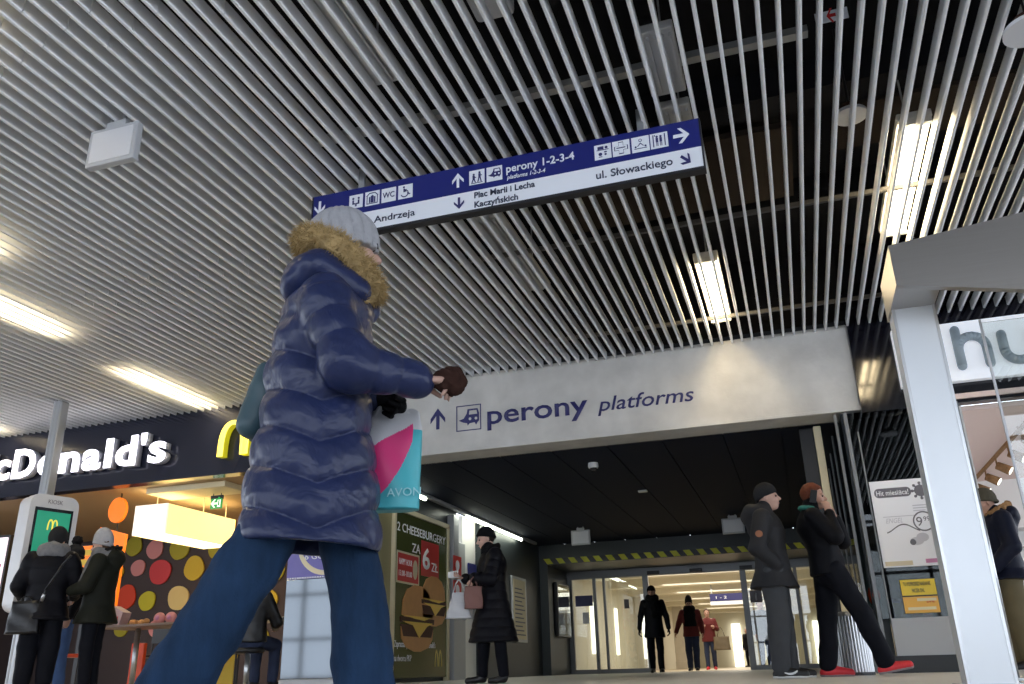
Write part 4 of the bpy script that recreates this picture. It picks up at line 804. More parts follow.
# passage side glass + yellow post + bollard bin
e = empty('glass_partition', (XR-0.03, 12.5, 0), 'tall bluish glass partition on the right of the passage behind the two men', 'glass partition')
MB().box(-0.04, -1.95, 0.03, -0.03, 1.2, 2.86).build('glass_pane', 'glass_blue', e)
m = MB()
for yy in (-1.95, -0.9, 0.15, 1.2): m.box(-0.05, yy-0.02, 0, -0.02, yy+0.02, 2.88)
m.build('mullion', 'door_frame', e)
q = aty(821, 450, 10.98); simple('pillar', MB().box(q[0]-0.05, 11.05, 0, q[0]+0.04, 11.15, ZB, 0.01), 'cream_paint', 'slim pale yellow pillar just behind the end of the concrete beam', 'pillar')
simple('pillar', MB().box(q[0]-0.22, 11.12, 0, q[0]-0.05, 11.25, ZB, 0.01), 'black', 'slim black pillar left of the pale yellow one', 'pillar')
q = aty(842, 650, 9.5); e = empty('litter_bin', (0.42, 9.55, 0), 'ribbed steel litter bin behind the man on the phone', 'litter bin')
m = MB()
for t in np.linspace(0, 2*PI, 37)[:-1]: m.cyl((0.165*_c(t), 0.165*_s(t), 0.03), (0.165*_c(t), 0.165*_s(t), 0.55), 0.012, n=6)
m.build('ribs', 'steel', e); MB().cyl((0, 0, 0.02), (0, 0, 0.55), 0.155, n=28).build('body', 'grey_metal', e, True); MB().cyl((0, 0, 0.55), (0, 0, 0.59), 0.185, 0.17, n=28).build('rim', 'steel', e); MB().cyl((0, 0, 0), (0, 0, 0.03), 0.18, n=28).build('foot', 'black', e)
# ================================================================== metal portal in the right foreground
YP = 5.0
cl, cr = aty(892, 308, YP)[0], aty(934, 305, YP)[0]
zsof = 2.02
e = empty('metal_portal', ((cl+cr)/2, YP, 0), 'big brushed metal portal frame in the right foreground, column and deep beam', 'portal')
o1 = MB().box(cl, YP, 0.0, cr, YP+0.20, zsof+0.02, 0.006).build('column', 'alu_bright')
yf = 4.63
F = [aty(893, 245, yf), aty(1024, 212, yf), aty(1024, 288, yf), aty(899, 284, yf)]
sl1 = (F[1][2]-F[0][2])/(F[1][0]-F[0][0]); sl2 = (F[2][2]-F[3][2])/(F[2][0]-F[3][0]); xe_ = 3.2
front = [(cl-0.01, zsof), (cl-0.01, F[0][2]), (xe_, F[0][2]+sl1*(xe_-F[0][0])), (xe_, zsof+sl2*(xe_-F[3][0]))]
m = MB().prism(front, (0, yf, 0), FX, FZ, (0, 0.05, 0)); m.prism([(cl-0.01, zsof), (cl-0.01, F[0][2]), (cr+0.004, F[0][2]), (cr+0.004, zsof)], (0, yf+0.05, 0), FX, FZ, (0, 0.52, 0)); o2 = m.build('beam', 'alu')
o3 = MB().box(cl-0.004, YP-0.004, 0, cl+0.012, YP+0.02, zsof).box(cr-0.012, YP-0.004, 0, cr+0.004, YP+0.02, zsof).build('edge_strip', 'steel')
o4 = MB().box(cl-0.04, YP-0.04, 0, cr+0.04, YP+0.24, 0.012).build('foot_plate', 'steel'); group_at(e, [o1, o2, o3, o4])
gx = aty(1000, 400, 5.25)[0]
e = empty('portal_glass', (2.2, 5.25, 0), 'clear glass pane standing in the portal right of the metal column', 'glass pane')
MB().box(gx-2.2, -0.006, 0.02, 1.0, 0.006, 1.96).build('glass_pane', 'glass', e); MB().box(gx-2.212, -0.008, 0.0, gx-2.2, 0.008, 1.98).build('glass_edge', 'white_paint', e); MB().box(gx-2.2, -0.03, 0, 1.0, 0.03, 0.03).build('floor_channel', 'steel', e)
q = aty(1000, 600, 6.0); e = empty('door_rail', (q[0], 6.0, 0), 'slim chrome upright rail just right of the metal column', 'rail')
MB().cyl((0, 0, 0), (0, 0, 1.32), 0.014, n=12).build('upright', 'steel', e, True); MB().cyl((0, 0, 0), (0, 0, 0.015), 0.05, n=18).build('base', 'steel', e)
# ================================================================== people: smooth-blended distance fields turned into meshes
V3 = lambda *a: np.array(a, np.float64)
class Field:
    def __init__(s, lo, hi, h):
        s.h = h; s.lo = np.array(lo, float); s.ax = [np.arange(lo[i], hi[i]+h, h).astype(np.float32) for i in range(3)]
        s.d = np.full([len(a) for a in s.ax], 1.0, np.float32)
    def win(s, lo, hi):
        sl = []; g = []
        for i in range(3):
            a = max(0, int((lo[i]-s.lo[i])/s.h)-1); b = min(len(s.ax[i]), int((hi[i]-s.lo[i])/s.h)+3)
            if b <= a: return None, None
            sl.append(slice(a, b)); shp = [1, 1, 1]; shp[i] = -1; g.append(s.ax[i][a:b].reshape(shp))
        return tuple(sl), g
    def put(s, fn, lo, hi, k=0.01, sub=False):
        pad = 3*s.h+k*1.5
        sl, g = s.win(np.array(lo)-pad, np.array(hi)+pad)
        if sl is None: return
        v = fn(*g).astype(np.float32); cur = s.d[sl]
        if sub:
            a, b = s.d[sl], -fn(*g).astype(np.float32)
            if k > 0: t = np.clip(0.5-0.5*(a-b)/k, 0, 1); r = a*(1-t)+b*t+k*t*(1-t)
            else: r = np.maximum(a, b)
            s.d[sl] = r; return
        if k > 0: t = np.clip(0.5+0.5*(cur-v)/k, 0, 1); r = cur*(1-t)+v*t-k*t*(1-t)
        else: r = np.minimum(cur, v)
        s.d[sl] = r
    def cone(s, a, b, ra, rb, k=0.01, flat=None, sub=False, quilt=None):
        """rounded cone from a to b; flat = (direction, factor) squashes it"""
        a = np.array(a, float); b = np.array(b, float); R = max(ra, rb)+0.01
        def fn(X, Y, Z):
            d = b-a; L2 = max(float(d@d), 1e-9)
            px, py, pz = X-a[0], Y-a[1], Z-a[2]
            t = np.clip((px*d[0]+py*d[1]+pz*d[2])/L2, 0, 1)
            qx, qy, qz = px-t*d[0], py-t*d[1], pz-t*d[2]
            if flat:
                n = np.array(flat[0], float); n /= np.linalg.norm(n); e = qx*n[0]+qy*n[1]+qz*n[2]; f = 1/flat[1]-1
                qx, qy, qz = qx+f*e*n[0], qy+f*e*n[1], qz+f*e*n[2]
            r = ra+(rb-ra)*t
            if quilt: r = r+quilt[1]*(np.abs(np.sin(PI*t*math.sqrt(L2)/quilt[0]+quilt[2] if len(quilt) > 2 else PI*t*math.sqrt(L2)/quilt[0]))**0.5-0.6)
            return (np.sqrt(qx*qx+qy*qy+qz*qz)-r)*(flat[1] if flat and flat[1] < 1 else 1.0)
        s.put(fn, np.minimum(a, b)-R, np.maximum(a, b)+R, k, sub)
    def ell(s, c, r, k=0.01, M_=None, sub=False, plane=None, shell=None):
        c = np.array(c, float); r = np.array(r, float) if np.ndim(r) else np.array([r]*3, float); R = r.max()
        def fn(X, Y, Z):
            px, py, pz = X-c[0], Y-c[1], Z-c[2]
            if M_ is not None: px, py, pz = (M_[0][0]*px+M_[1][0]*py+M_[2][0]*pz, M_[0][1]*px+M_[1][1]*py+M_[2][1]*pz, M_[0][2]*px+M_[1][2]*py+M_[2][2]*pz)
            k0 = np.sqrt((px/r[0])**2+(py/r[1])**2+(pz/r[2])**2); k1 = np.sqrt((px/r[0]**2)**2+(py/r[1]**2)**2+(pz/r[2]**2)**2)+1e-6
            d = k0*(k0-1)/k1
            if shell: d = np.maximum(d, -d-shell)
            if plane is not None: d = np.maximum(d, -(plane[0]*px+plane[1]*py+plane[2]*pz-plane[3]))
            return d
        s.put(fn, c-R, c+R, k, sub)
    def loft(s, zs, cx, cy, rx, ry, k=0.01, rot=0.0, quilt=None, sub=False, rnd=0.03):
        """upright body of elliptical sections, stations given by rising z"""
        zs = np.array(zs, float); c_, s_ = math.cos(rot), math.sin(rot); R = max(max(rx), max(ry))+0.03
        def fn(X, Y, Z):
            ax = np.interp(Z, zs, cx).astype(np.float32); ay = np.interp(Z, zs, cy).astype(np.float32)
            a = np.interp(Z, zs, rx).astype(np.float32); b = np.interp(Z, zs, ry).astype(np.float32)
            px, py = X-ax, Y-ay; px, py = c_*px+s_*py, -s_*px+c_*py
            if quilt:
                zz = Z+quilt[2]*np.abs(px-quilt[3] if len(quilt) > 3 else px)
                q = quilt[1]*(np.abs(np.sin(PI*zz/quilt[0]))**0.55-0.7); a = a+q; b = b+q
            e = np.sqrt((px/a)**2+(py/b)**2)
            d = (e-1)*np.minimum(a, b)*0.92
            top, bot = Z-zs[-1], zs[0]-Z
            v = np.maximum(top, bot)
            dd = np.minimum(np.maximum(d+rnd, v+rnd), 0)+np.sqrt(np.maximum(d+rnd, 0)**2+np.maximum(v+rnd, 0)**2)-rnd
            return dd
        lo = [min(cx)-R, min(cy)-R, zs[0]]; hi = [max(cx)+R, max(cy)+R, zs[-1]]
        s.put(fn, lo, hi, k, sub)
    def cut(s, n, off):
        """keep the side where p.n <= off"""
        X, Y, Z = s.ax[0].reshape(-1, 1, 1), s.ax[1].reshape(1, -1, 1), s.ax[2].reshape(1, 1, -1)
        s.d = np.maximum(s.d, (n[0]*X+n[1]*Y+n[2]*Z-off).astype(np.float32))
    def ripple(s, amp, f=(18, 15, 11), seed=0.0):
        X, Y, Z = s.ax[0].reshape(-1, 1, 1), s.ax[1].reshape(1, -1, 1), s.ax[2].reshape(1, 1, -1)
        w = np.sin(f[0]*X+1.7*np.sin(f[1]*Y+seed)+seed)*np.sin(f[2]*Z+2.1*np.sin(f[0]*0.6*Y+1.3*X+seed))+0.5*np.sin(2.3*f[2]*Z+f[0]*X*1.5+seed*2)*np.sin(1.9*f[1]*Y+f[2]*Z)
        s.d = s.d+(amp*w).astype(np.float32)
    def mesh(s, name, m, parent=None):
        d = np.pad(s.d, 1, constant_values=1.0); lo = s.lo-s.h; ins = d < 0
        n0, n1, n2 = d.shape
        cnt = np.zeros((n0-1, n1-1, n2-1), np.int8)
        for i in (0, 1):
            for j in (0, 1):
                for k in (0, 1): cnt += ins[i:n0-1+i, j:n1-1+j, k:n2-1+k]
        act = np.argwhere((cnt > 0) & (cnt < 8)); idx = np.full((n0-1, n1-1, n2-1), -1, np.int32); idx[act[:, 0], act[:, 1], act[:, 2]] = np.arange(len(act))
        acc = np.zeros((len(act), 3)); num = np.zeros(len(act))
        cor = [(i, j, k) for i in (0, 1) for j in (0, 1) for k in (0, 1)]
        val = {c: d[act[:, 0]+c[0], act[:, 1]+c[1], act[:, 2]+c[2]] for c in cor}
        for c in cor:
            for ax in range(3):
                if c[ax] == 0:
                    e = list(c); e[ax] = 1; a, b = val[c], val[tuple(e)]; w = (a < 0) != (b < 0)
                    t = np.where(w, a/np.where(np.abs(a-b) < 1e-9, 1e-9, a-b), 0)
                    for q in range(3): acc[:, q] += np.where(w, c[q]+(t if q == ax else 0), 0)
                    num += w
        co = (act+acc/np.maximum(num, 1)[:, None])*s.h+lo
        Q = []
        for ax in range(3):
            u, v = [(1, 2), (2, 0), (0, 1)][ax]
            sl0 = [slice(None)]*3; sl1 = [slice(None)]*3; sl0[ax] = slice(0, -1); sl1[ax] = slice(1, None)
            A, B = ins[tuple(sl0)], ins[tuple(sl1)]; e = np.argwhere(A != B); f = A[e[:, 0], e[:, 1], e[:, 2]]
            du = np.zeros(3, int); du[u] = 1; dv = np.zeros(3, int); dv[v] = 1
            g = lambda p: idx[p[:, 0], p[:, 1], p[:, 2]]
            q = np.stack([g(e-du-dv), g(e-dv), g(e), g(e-du)], 1); q[~f] = q[~f][:, ::-1]; Q.append(q)
        Q = np.concatenate(Q).astype(np.int32)
        me = bpy.data.meshes.new(name); me.vertices.add(len(co)); me.vertices.foreach_set('co', co.astype(np.float32).ravel())
        me.loops.add(Q.size); me.loops.foreach_set('vertex_index', Q.ravel()); me.polygons.add(len(Q)); me.polygons.foreach_set('loop_start', np.arange(0, Q.size, 4, dtype=np.int32))
        me.polygons.foreach_set('use_smooth', np.ones(len(Q), bool)); me.update(calc_edges=True); me.validate()
        o = bpy.data.objects.new(name, me); COL.objects.link(o); me.materials.append(M[m] if isinstance(m, str) else m)
        if parent: o.parent = parent
        return o
def nrm(v): v = np.array(v, float); return v/np.linalg.norm(v)
def rotm(yaw=0, pitch=0, roll=0):
    """columns = head right, forward, up.  yaw turns left, pitch looks up"""
    return np.array(Matrix.Rotation(yaw, 3, 'Z') @ Matrix.Rotation(pitch, 3, 'X') @ Matrix.Rotation(roll, 3, 'Y'))
def head_sdf(F, c, R, sc=1.0):
    A = lambda x, y, z: c+R@(V3(x, y, z)*sc)
    E = lambda p, r, k=0.012, **q: F.ell(A(*p), np.array(r)*sc, k, R, **q)
    E((0, -0.012, 0.032), (0.074, 0.094, 0.092)); E((0, 0.022, -0.030), (0.060, 0.072, 0.088), 0.03); E((0, 0.052, -0.092), (0.030, 0.030, 0.026), 0.03)
    for s_ in (-1, 1):
        E((s_*0.040, 0.052, -0.030), (0.024, 0.028, 0.024), 0.02); E((s_*0.076, -0.008, -0.012), (0.010, 0.019, 0.031), 0.006); E((s_*0.028, 0.080, 0.022), (0.026, 0.012, 0.009), 0.012)
        E((s_*0.031, 0.098, 0.001), (0.015, 0.014, 0.010), 0.010, sub=True)
    F.cone(A(0, 0.086, 0.010), A(0, 0.112, -0.028), 0.008*sc, 0.013*sc, 0.010); E((0, 0.098, -0.034), (0.019, 0.012, 0.009), 0.008)
    E((0, 0.083, -0.060), (0.024, 0.014, 0.007), 0.006); E((0, 0.081, -0.070), (0.020, 0.013, 0.007), 0.006)
def face_parts(par, c, R, sc=1.0, lips=True):
    A = lambda x, y, z: c+R@(V3(x, y, z)*sc)
    for s_ in (-1, 1): MB().ell(A(s_*0.031, 0.083, 0.001), 0.011*sc, 12, 8).build('eye', 'eye', par, True)
    if lips:
        m = MB().ell((0, 0, 0), (0.021*sc, 0.006*sc, 0.006*sc), 14, 8); o = m.build('lips', 'lips', par, True)
        o.matrix_local = Matrix.Translation(Vector(A(0, 0.094, -0.065))) @ Matrix(R.tolist()).to_4x4()
def hand_sdf(F, wr, dirv, palm, curl=0.5, side=1, sc=1.0, fingers=True):
    """wr wrist, dirv along the hand, palm = direction the palm faces, side: +1 thumb on the cross(dir,palm) side"""
    d = nrm(dirv); n = np.array(palm, float); n = nrm(n-d*(n@d)); t = np.cross(d, n)*side
    P = lambda a, b, c: wr+(d*a+t*b+n*c)*sc
    F.cone(P(0.0, 0, 0), P(0.075, 0, 0.0), 0.031*sc, 0.040*sc, 0.015, flat=(n, 0.42))
    for i, (b, l) in enumerate(((0.030, 0.072), (0.010, 0.080), (-0.011, 0.074), (-0.031, 0.058))):
        a0 = P(0.085, b, 0.0); an = curl*(0.9+0.15*i); sp = b*0.25
        f1 = d*math.cos(an)+n*math.sin(an)+t*sp*2; f2 = d*math.cos(an*2.1)+n*math.sin(an*2.1)+t*sp
        p1 = a0+f1*l*0.52*sc; p2 = p1+f2*l*0.48*sc
        F.cone(P(0.06, b*0.9, 0), a0, 0.010*sc, 0.0098*sc, 0.006); F.cone(a0, p1, 0.0096*sc, 0.0088*sc, 0.003); F.cone(p1, p2, 0.0088*sc, 0.0072*sc, 0.003)
    q0 = P(0.022, 0.026, 0.006); q1 = P(0.058, 0.056, 0.018+0.02*curl); q2 = P(0.088, 0.058-0.02*curl, 0.022+0.045*curl)
    F.cone(q0, q1, 0.014*sc, 0.0115*sc, 0.008); F.cone(q1, q2, 0.0112*sc, 0.0088*sc, 0.004)
BASE = dict(pel=(0, 0, .93), Lhip=(-.09, 0, .91), Rhip=(.09, 0, .91), Lkn=(-.10, .02, .50), Rkn=(.10, .02, .50), Lan=(-.105, -.01, .085), Ran=(.105, -.01, .085), Ltoe=(-.125, .17, .03), Rtoe=(.125, .17, .03),
    waist=(0, .0, 1.10), chest=(0, -.0, 1.30), neck=(0, -.02, 1.46), Lsh=(-.185, -.02, 1.405), Rsh=(.185, -.02, 1.405), Lel=(-.245, -.05, 1.12), Rel=(.245, -.05, 1.12), Lwr=(-.25, .03, .87), Rwr=(.25, .03, .87), head=(0, .015, 1.615))
def person(label, loc, rz, H, J=None, h=0.009, skin='skin', head=(0, 0, 0), hands=None, face=True, hair=None, hat=None, pom=None, coat=None, trousers=None, shoes=None, boots=None, scarf=None, hood=None, cat='person', group=None, gloves=None, belly=1.0):
    j = {k: V3(*v) for k, v in BASE.items()}
    for k, v in (J or {}).items(): j[k] = V3(*v)
    allp = np.array(list(j.values())); lo = allp.min(0)-V3(.2, .22, .12); hi = allp.max(0)+V3(.2, .22, .24); lo[2] = max(lo[2], -0.02) if lo[2] < 0.2 else lo[2]
    R = rotm(*head); hc = j['head']
    F = Field(lo, hi, h)
    head_sdf(F, hc, R)
    F.cone(j['neck']-V3(0, 0, .03), hc+R@V3(0, -.02, -.06), .058, .052, .03)
    tor = [j['pel'], j['waist'], j['chest'], j['neck']]
    F.cone(tor[0], tor[1], .135, .12, .04, flat=((0, 1, 0), .72)); F.cone(tor[1], tor[2], .12, .145, .04, flat=((0, 1, 0), .68)); F.cone(tor[2], tor[3], .13, .06, .04, flat=((0, 1, 0), .68)); F.cone(j['Lsh'], j['Rsh'], .06, .06, .05)
    hd = hands or {}
    for s_, sg in (('L', -1), ('R', 1)):
        F.cone(j[s_+'sh'], j[s_+'el'], .048, .038, .03); F.cone(j[s_+'el'], j[s_+'wr'], .038, .026, .015)
        q = hd.get(s_, {})
        if not (gloves and s_ in gloves):
            dv = q.get('dir', j[s_+'wr']-j[s_+'el']); pm = q.get('palm', (-sg, 0.1, 0)); hand_sdf(F, j[s_+'wr'], dv, pm, q.get('curl', .45), q.get('side', 1 if np.dot(np.cross(nrm(dv), nrm(pm)), (0, 1, 0)) > 0 else -1))
        F.cone(j[s_+'hip'], j[s_+'kn'], .075, .05, .04); F.cone(j[s_+'kn'], j[s_+'an'], .05, .035, .02); F.cone(j[s_+'an']-V3(0, 0, .03), j[s_+'toe'], .032, .025, .02)
    root = F.mesh('person', skin); root.location = [float(v) for v in loc]; root.rotation_euler = (0, 0, rz); s = H/1.75; root.scale = (s, s, s); tag(root, label, cat, group)
    if face: face_parts(root, hc, R, lips=h < 0.0095)
    A = lambda x, y, z: hc+R@V3(x, y, z)
    if trousers:
        G = Field(lo, hi, h); r = trousers.get('r', (.095, .075, .06))
        G.cone(j['pel']+V3(0, 0, .10), j['pel']-V3(0, 0, .02), .15, .15, .02, flat=((0, 1, 0), .78))
        for s_ in 'LR':
            an = j[s_+'an']; kn = j[s_+'kn']; e = kn+(an-kn)*trousers.get('len', 0.96)
            G.cone(j[s_+'hip'], kn, r[0], r[1], .03); G.cone(kn, e, r[1], r[2], .02)
        G.ripple(trousers.get('wr', .004), (16, 14, 13), trousers.get('seed', 1.0)); G.mesh('trousers', trousers['m'], root)
    if coat:
        G = Field(lo-V3(.05, .05, 0), hi+V3(.05, .05, 0), h); f = coat.get('fat', 1.0); hem = coat['hem']; sl = coat.get('sleeve', (.072, .062, .050)); qn = coat.get('quilt')
        pz = j['pel'][2]; zs = sorted([(hem, coat.get('hw', .20), coat.get('hd', .16)), (max(pz, hem+.02), .185, .148), (j['waist'][2], .175, .135), (j['chest'][2], .205, .15), (j['chest'][2]+.09, .19, .125), (j['neck'][2]+.02, .085, .085)])
        zz = np.array([q[0] for q in zs]); cz = [j['pel'], j['waist'], j['chest'], j['neck']]; czz = [q[2] for q in cz]
        cx = np.interp(zz, czz, [q[0] for q in cz]); cy = np.interp(zz, czz, [q[1] for q in cz])
        if 'hx' in coat: cx[0] += coat['hx'][0]; cy[0] += coat['hx'][1]
        G.loft(zz, cx, cy, [q[1]*f for q in zs], [q[2]*f for q in zs], .03, quilt=qn, rnd=.015)
        for s_ in 'LR':
            w = j[s_+'wr']; e = j[s_+'el']; w2 = e+(w-e)*coat.get('cuff', .93)
            G.cone(j[s_+'sh'], e, sl[0], sl[1], .035, quilt=(qn[0]*.9, qn[1]) if qn else None); G.cone(e, w2, sl[1], sl[2], .02, quilt=(qn[0]*.9, qn[1]) if qn else None)
        if coat.get('collar'): G.cone(j['neck']-V3(0, 0, .02), j['neck']+V3(0, .02, coat['collar']), .085, .078, .02)
        if hood: G.cone(j['neck']+V3(-.05, -.105, .015), j['neck']+V3(.05, -.105, .015), .085, .085, .04); G.cone(j['neck']+V3(-.085, -.03, .035), j['neck']+V3(-.055, .055, .0), .05, .04, .03); G.cone(j['neck']+V3(.085, -.03, .035), j['neck']+V3(.055, .055, .0), .05, .04, .03); G.cone(j['neck']+V3(0, -.13, -.03), j['neck']+V3(0, -.11, -.13), .08, .045, .04)
        G.ripple(coat.get('wr', .004), (14, 12, 12), coat.get('seed', 2.0)); G.mesh(coat.get('name', 'coat'), coat['m'], root)
        if hood and hood != True:
            K = Field(j['neck']-V3(.22, .24, .2), j['neck']+V3(.22, .24, .26), h); n_ = j['neck']
            pts = [n_+V3(.085*math.cos(t)*1.15, -.02+.105*math.sin(t), .055-.05*math.sin(t)) for t in np.linspace(-PI*1.42, PI*.42, 12)]
            for a, b in zip(pts[:-1], pts[1:]): K.cone(a, b, .034, .034, .01)
            K.ripple(.009, (60, 70, 75), 1.0); K.mesh('fur_trim', hood, root)
    if gloves:
        for s_ in gloves:
            w = j[s_+'wr']; q = hd.get(s_, {}); dv = q.get('dir', w-j[s_+'el']); sg = -1 if s_ == 'L' else 1; pm = q.get('palm', (-sg, .1, 0))
            K = Field(w-.2, w+.2, h*.8); hand_sdf(K, w, dv, pm, q.get('curl', .45), q.get('side', 1 if np.dot(np.cross(nrm(dv), nrm(pm)), (0, 1, 0)) > 0 else -1), 1.1); K.mesh('glove', gloves[s_], root)
    if boots:
        for s_ in 'LR':
            K = Field(j[s_+'an']-V3(.2, .25, .1), np.maximum(j[s_+'an'], j[s_+'kn'])+V3(.2, .3, .1), h); a = j[s_+'an']; t = j[s_+'toe']
            K.cone(a+(j[s_+'kn']-a)*boots.get('len', .85), a, boots.get('r', .062), .05, .02); K.cone(a-V3(0, 0, .035), t+V3(0, 0, .004), .042, .034, .03); K.cut((0, 0, -1), -0.004); K.ripple(.003, (30, 30, 26), 1); K.mesh('boot', boots['m'], root)
    if shoes:
        for s_ in 'LR':
            a = j[s_+'an']; t = j[s_+'toe']; d = nrm((t-a)*V3(1, 1, 0)); K = Field(np.minimum(a, t)-V3(.16, .16, .12), np.maximum(a, t)+V3(.16, .16, .1), min(h, .007))
            hl = a-d*.035+V3(0, 0, t[2]-.03-(a[2]-.085)*0)*0
            heel = a-d*.04-V3(0, 0, .052); toe = t-V3(0, 0, .0)
            K.cone(heel, toe, .042, .030, .02); K.cone(a+V3(0, 0, .0), a-V3(0, 0, .04), .045, .05, .03); K.cone(a-V3(0, 0, .02)+d*.03, toe, .038, .026, .03)
            up = nrm(np.cross(np.cross(d, (0, 0, 1)), toe-heel)); up = up if up[2] > 0 else -up
            off = float((heel@up)-.024); K.cut(-up, -(off+.006)); o = K.mesh('shoe', shoes['m'], root)
            if 'sole' in shoes:
                S = Field(np.minimum(a, t)-V3(.16, .16, .14), np.maximum(a, t)+V3(.16, .16, .1), min(h, .006)); S.cone(heel, toe+d*.004, .047, .036, .02); S.cut(up, off+.010); S.cut(-up, -(off-.008)); S.mesh('sole', shoes['sole'], o)
    if hair:
        K = Field(hc-.2, hc+.2, min(h, .008)); K.ell(A(0, -.018, .035), (.088, .106, .103), .01, R, plane=hair.get('plane', (0, -.72, .69, -.022))); K.ripple(.004, (60, 55, 50), 2.0)
        for q in hair.get('extra', ()): K.cone(A(*q[0]), A(*q[1]), q[2], q[3], .02)
        K.mesh('hair', hair['m'], root)
    if hat:
        K = Field(hc-V3(.22, .22, .2), hc+V3(.22, .22, .26), min(h, .008)); tl = hat.get('tall', 0.0)
        K.ell(A(0, -.016, .036+tl*.5), (.093, .113, .116+tl), .01, R, plane=(0, -.30, .95, hat.get('z', -.018)-.012-tl*.5*.95))
        for a_ in np.linspace(0, 2*PI, 25)[:-1]: pass
        if hat.get('fold', True):
            pts = [A(.084*math.cos(t), -.016+.103*math.sin(t), .036+hat.get('z', -.018)-.002+.30*.110*math.sin(t)) for t in np.linspace(0, 2*PI, 25)]
            for a, b in zip(pts[:-1], pts[1:]): K.cone(a, b, .0145, .0145, .008)
        if hat.get('peak'): K.cone(A(-.05, .085, .05), A(.05, .085, .05), .022, .022, .02); K.cone(A(0, .10, .045), A(0, .125, .03), .03, .02, .02, flat=(R@V3(0, .3, 1), .4))
        o = K.mesh('hat', hat['m'], root)
        if pom:
            K = Field(hc-.25, hc+V3(.25, .25, .35), min(h, .008)); K.ell(A(*pom[1]), pom[2], .01); K.ripple(.008, (80, 75, 70), 1.0); K.mesh('pompom', pom[0], o)
    if scarf:
        K = Field(j['neck']-V3(.25, .25, .4), j['neck']+V3(.25, .25, .2), h); n_ = j['neck']; g = scarf.get('g', 1.0)
        for z_, rr in ((.0, .045), (.05, .042)):
            pts = [n_+V3(.085*g*math.cos(t), .015+.085*g*math.sin(t), z_+.012*math.sin(3*t)) for t in np.linspace(0, 2*PI, 17)]
            for a, b in zip(pts[:-1], pts[1:]): K.cone(a, b, rr*g, rr*g, .015)
        for q in scarf.get('ends', ()): K.cone(V3(*q[0]), V3(*q[1]), q[2], q[3], .02, flat=((0, 1, 0), .5) if len(q) < 5 else q[4])
        K.ripple(.005, (40, 36, 34), 3.0); K.mesh('scarf', scarf['m'], root)
    return root
def place(px, py, z): q = atz(px, py, z); return (float(q[0]), float(q[1]), 0.0)
RIGHT = -PI/2
# ================================================================== the woman striding past in the foreground (local x = to the right, y = away)
WL = _r0*(-0.62)+_h*2.75
fw = nrm((.95, .31, 0)); sd = nrm((.31, -.95, 0))                     # her forward and her right
Fh = 0.0065
F = Field((-.62, -.42, -.02), (.52, .42, 1.80), Fh)
hc = V3(.035, .012, 1.575); RH = np.stack([sd, fw, V3(0, 0, 1)], 1) @ rotm(0, -.06)
head_sdf(F, hc, RH)
F.cone((-.02, 0, 1.36), hc+V3(-.01, 0, -.05), .06, .055, .03)
hipR, hipL = V3(-.01, -.075, .84), V3(.00, .075, .84); knR, knL = V3(-.215, -.085, .435), V3(.085, .085, .46); anR, anL = V3(-.378, -.09, .12), V3(.145, .09, .085)
shR, shL = V3(.0, -.165, 1.31), V3(-.03, .16, 1.31); elR, elL = V3(.095, -.215, 1.045), V3(.03, .235, 1.08); wrR, wrL = V3(.305, -.12, 1.02), V3(.125, .155, 1.055)
F.cone((-.04, 0, .86), (-.05, 0, 1.08), .13, .12, .04); F.cone((-.05, 0, 1.08), (-.03, 0, 1.28), .12, .13, .04); F.cone(shR, shL, .06, .06, .04)
for a, b, c in ((hipR, knR, anR), (hipL, knL, anL)): F.cone(a, b, .075, .052, .03); F.cone(b, c, .052, .036, .02)
F.cone(anR-V3(0, 0, .02), anR+V3(.10, 0, -.085), .034, .026, .02); F.cone(anL-V3(.03, 0, .03), anL+V3(.14, .03, -.05), .034, .026, .02)
for a, b, c in ((shR, elR, wrR), (shL, elL, wrL)): F.cone(a, b, .045, .038, .03); F.cone(b, c, .038, .027, .015)
hand_sdf(F, wrR, (.96, .2, .05), (-.2, .25, -.95), .75, 1, 0.95)
pw = F.mesh('person', 'skin_pale'); pw.location = [float(v) for v in WL]; pw.rotation_euler = (0, 0, YAW)
tag(pw, 'person in a long navy quilted coat, grey knit hat and wide jeans striding past', 'person')
face_parts(pw, hc, RH)
# coat
G = Field((-.40, -.36, .44), (.46, .36, 1.44), 0.006)
zs = [.485, .62, .80, .95, 1.10, 1.22, 1.32, 1.385, 1.42]
G.loft(zs, [-.036, -.046, -.043, -.043, -.043, -.033, -.025, -.015, -.01], [.0]*9, [.230, .222, .198, .182, .173, .165, .145, .10, .085], [.21, .21, .200, .185, .178, .19, .175, .12, .09], .02, rot=math.atan2(fw[1], fw[0]), quilt=(.135, .020, -.42, .0), rnd=.02)
G.ell((-.02, 0, 1.30), (.15, .20, .10), .04)
G.cone(shR, elR, .088, .082, .025, quilt=(.10, .011)); G.cone(elR, elR+(wrR-elR)*.98, .082, .060, .03, quilt=(.085, .010))
G.cone(shL, elL, .088, .08, .03, quilt=(.13, .007)); G.cone(elL, elL+(wrL-elL)*.80, .078, .058, .03, quilt=(.085, .006))
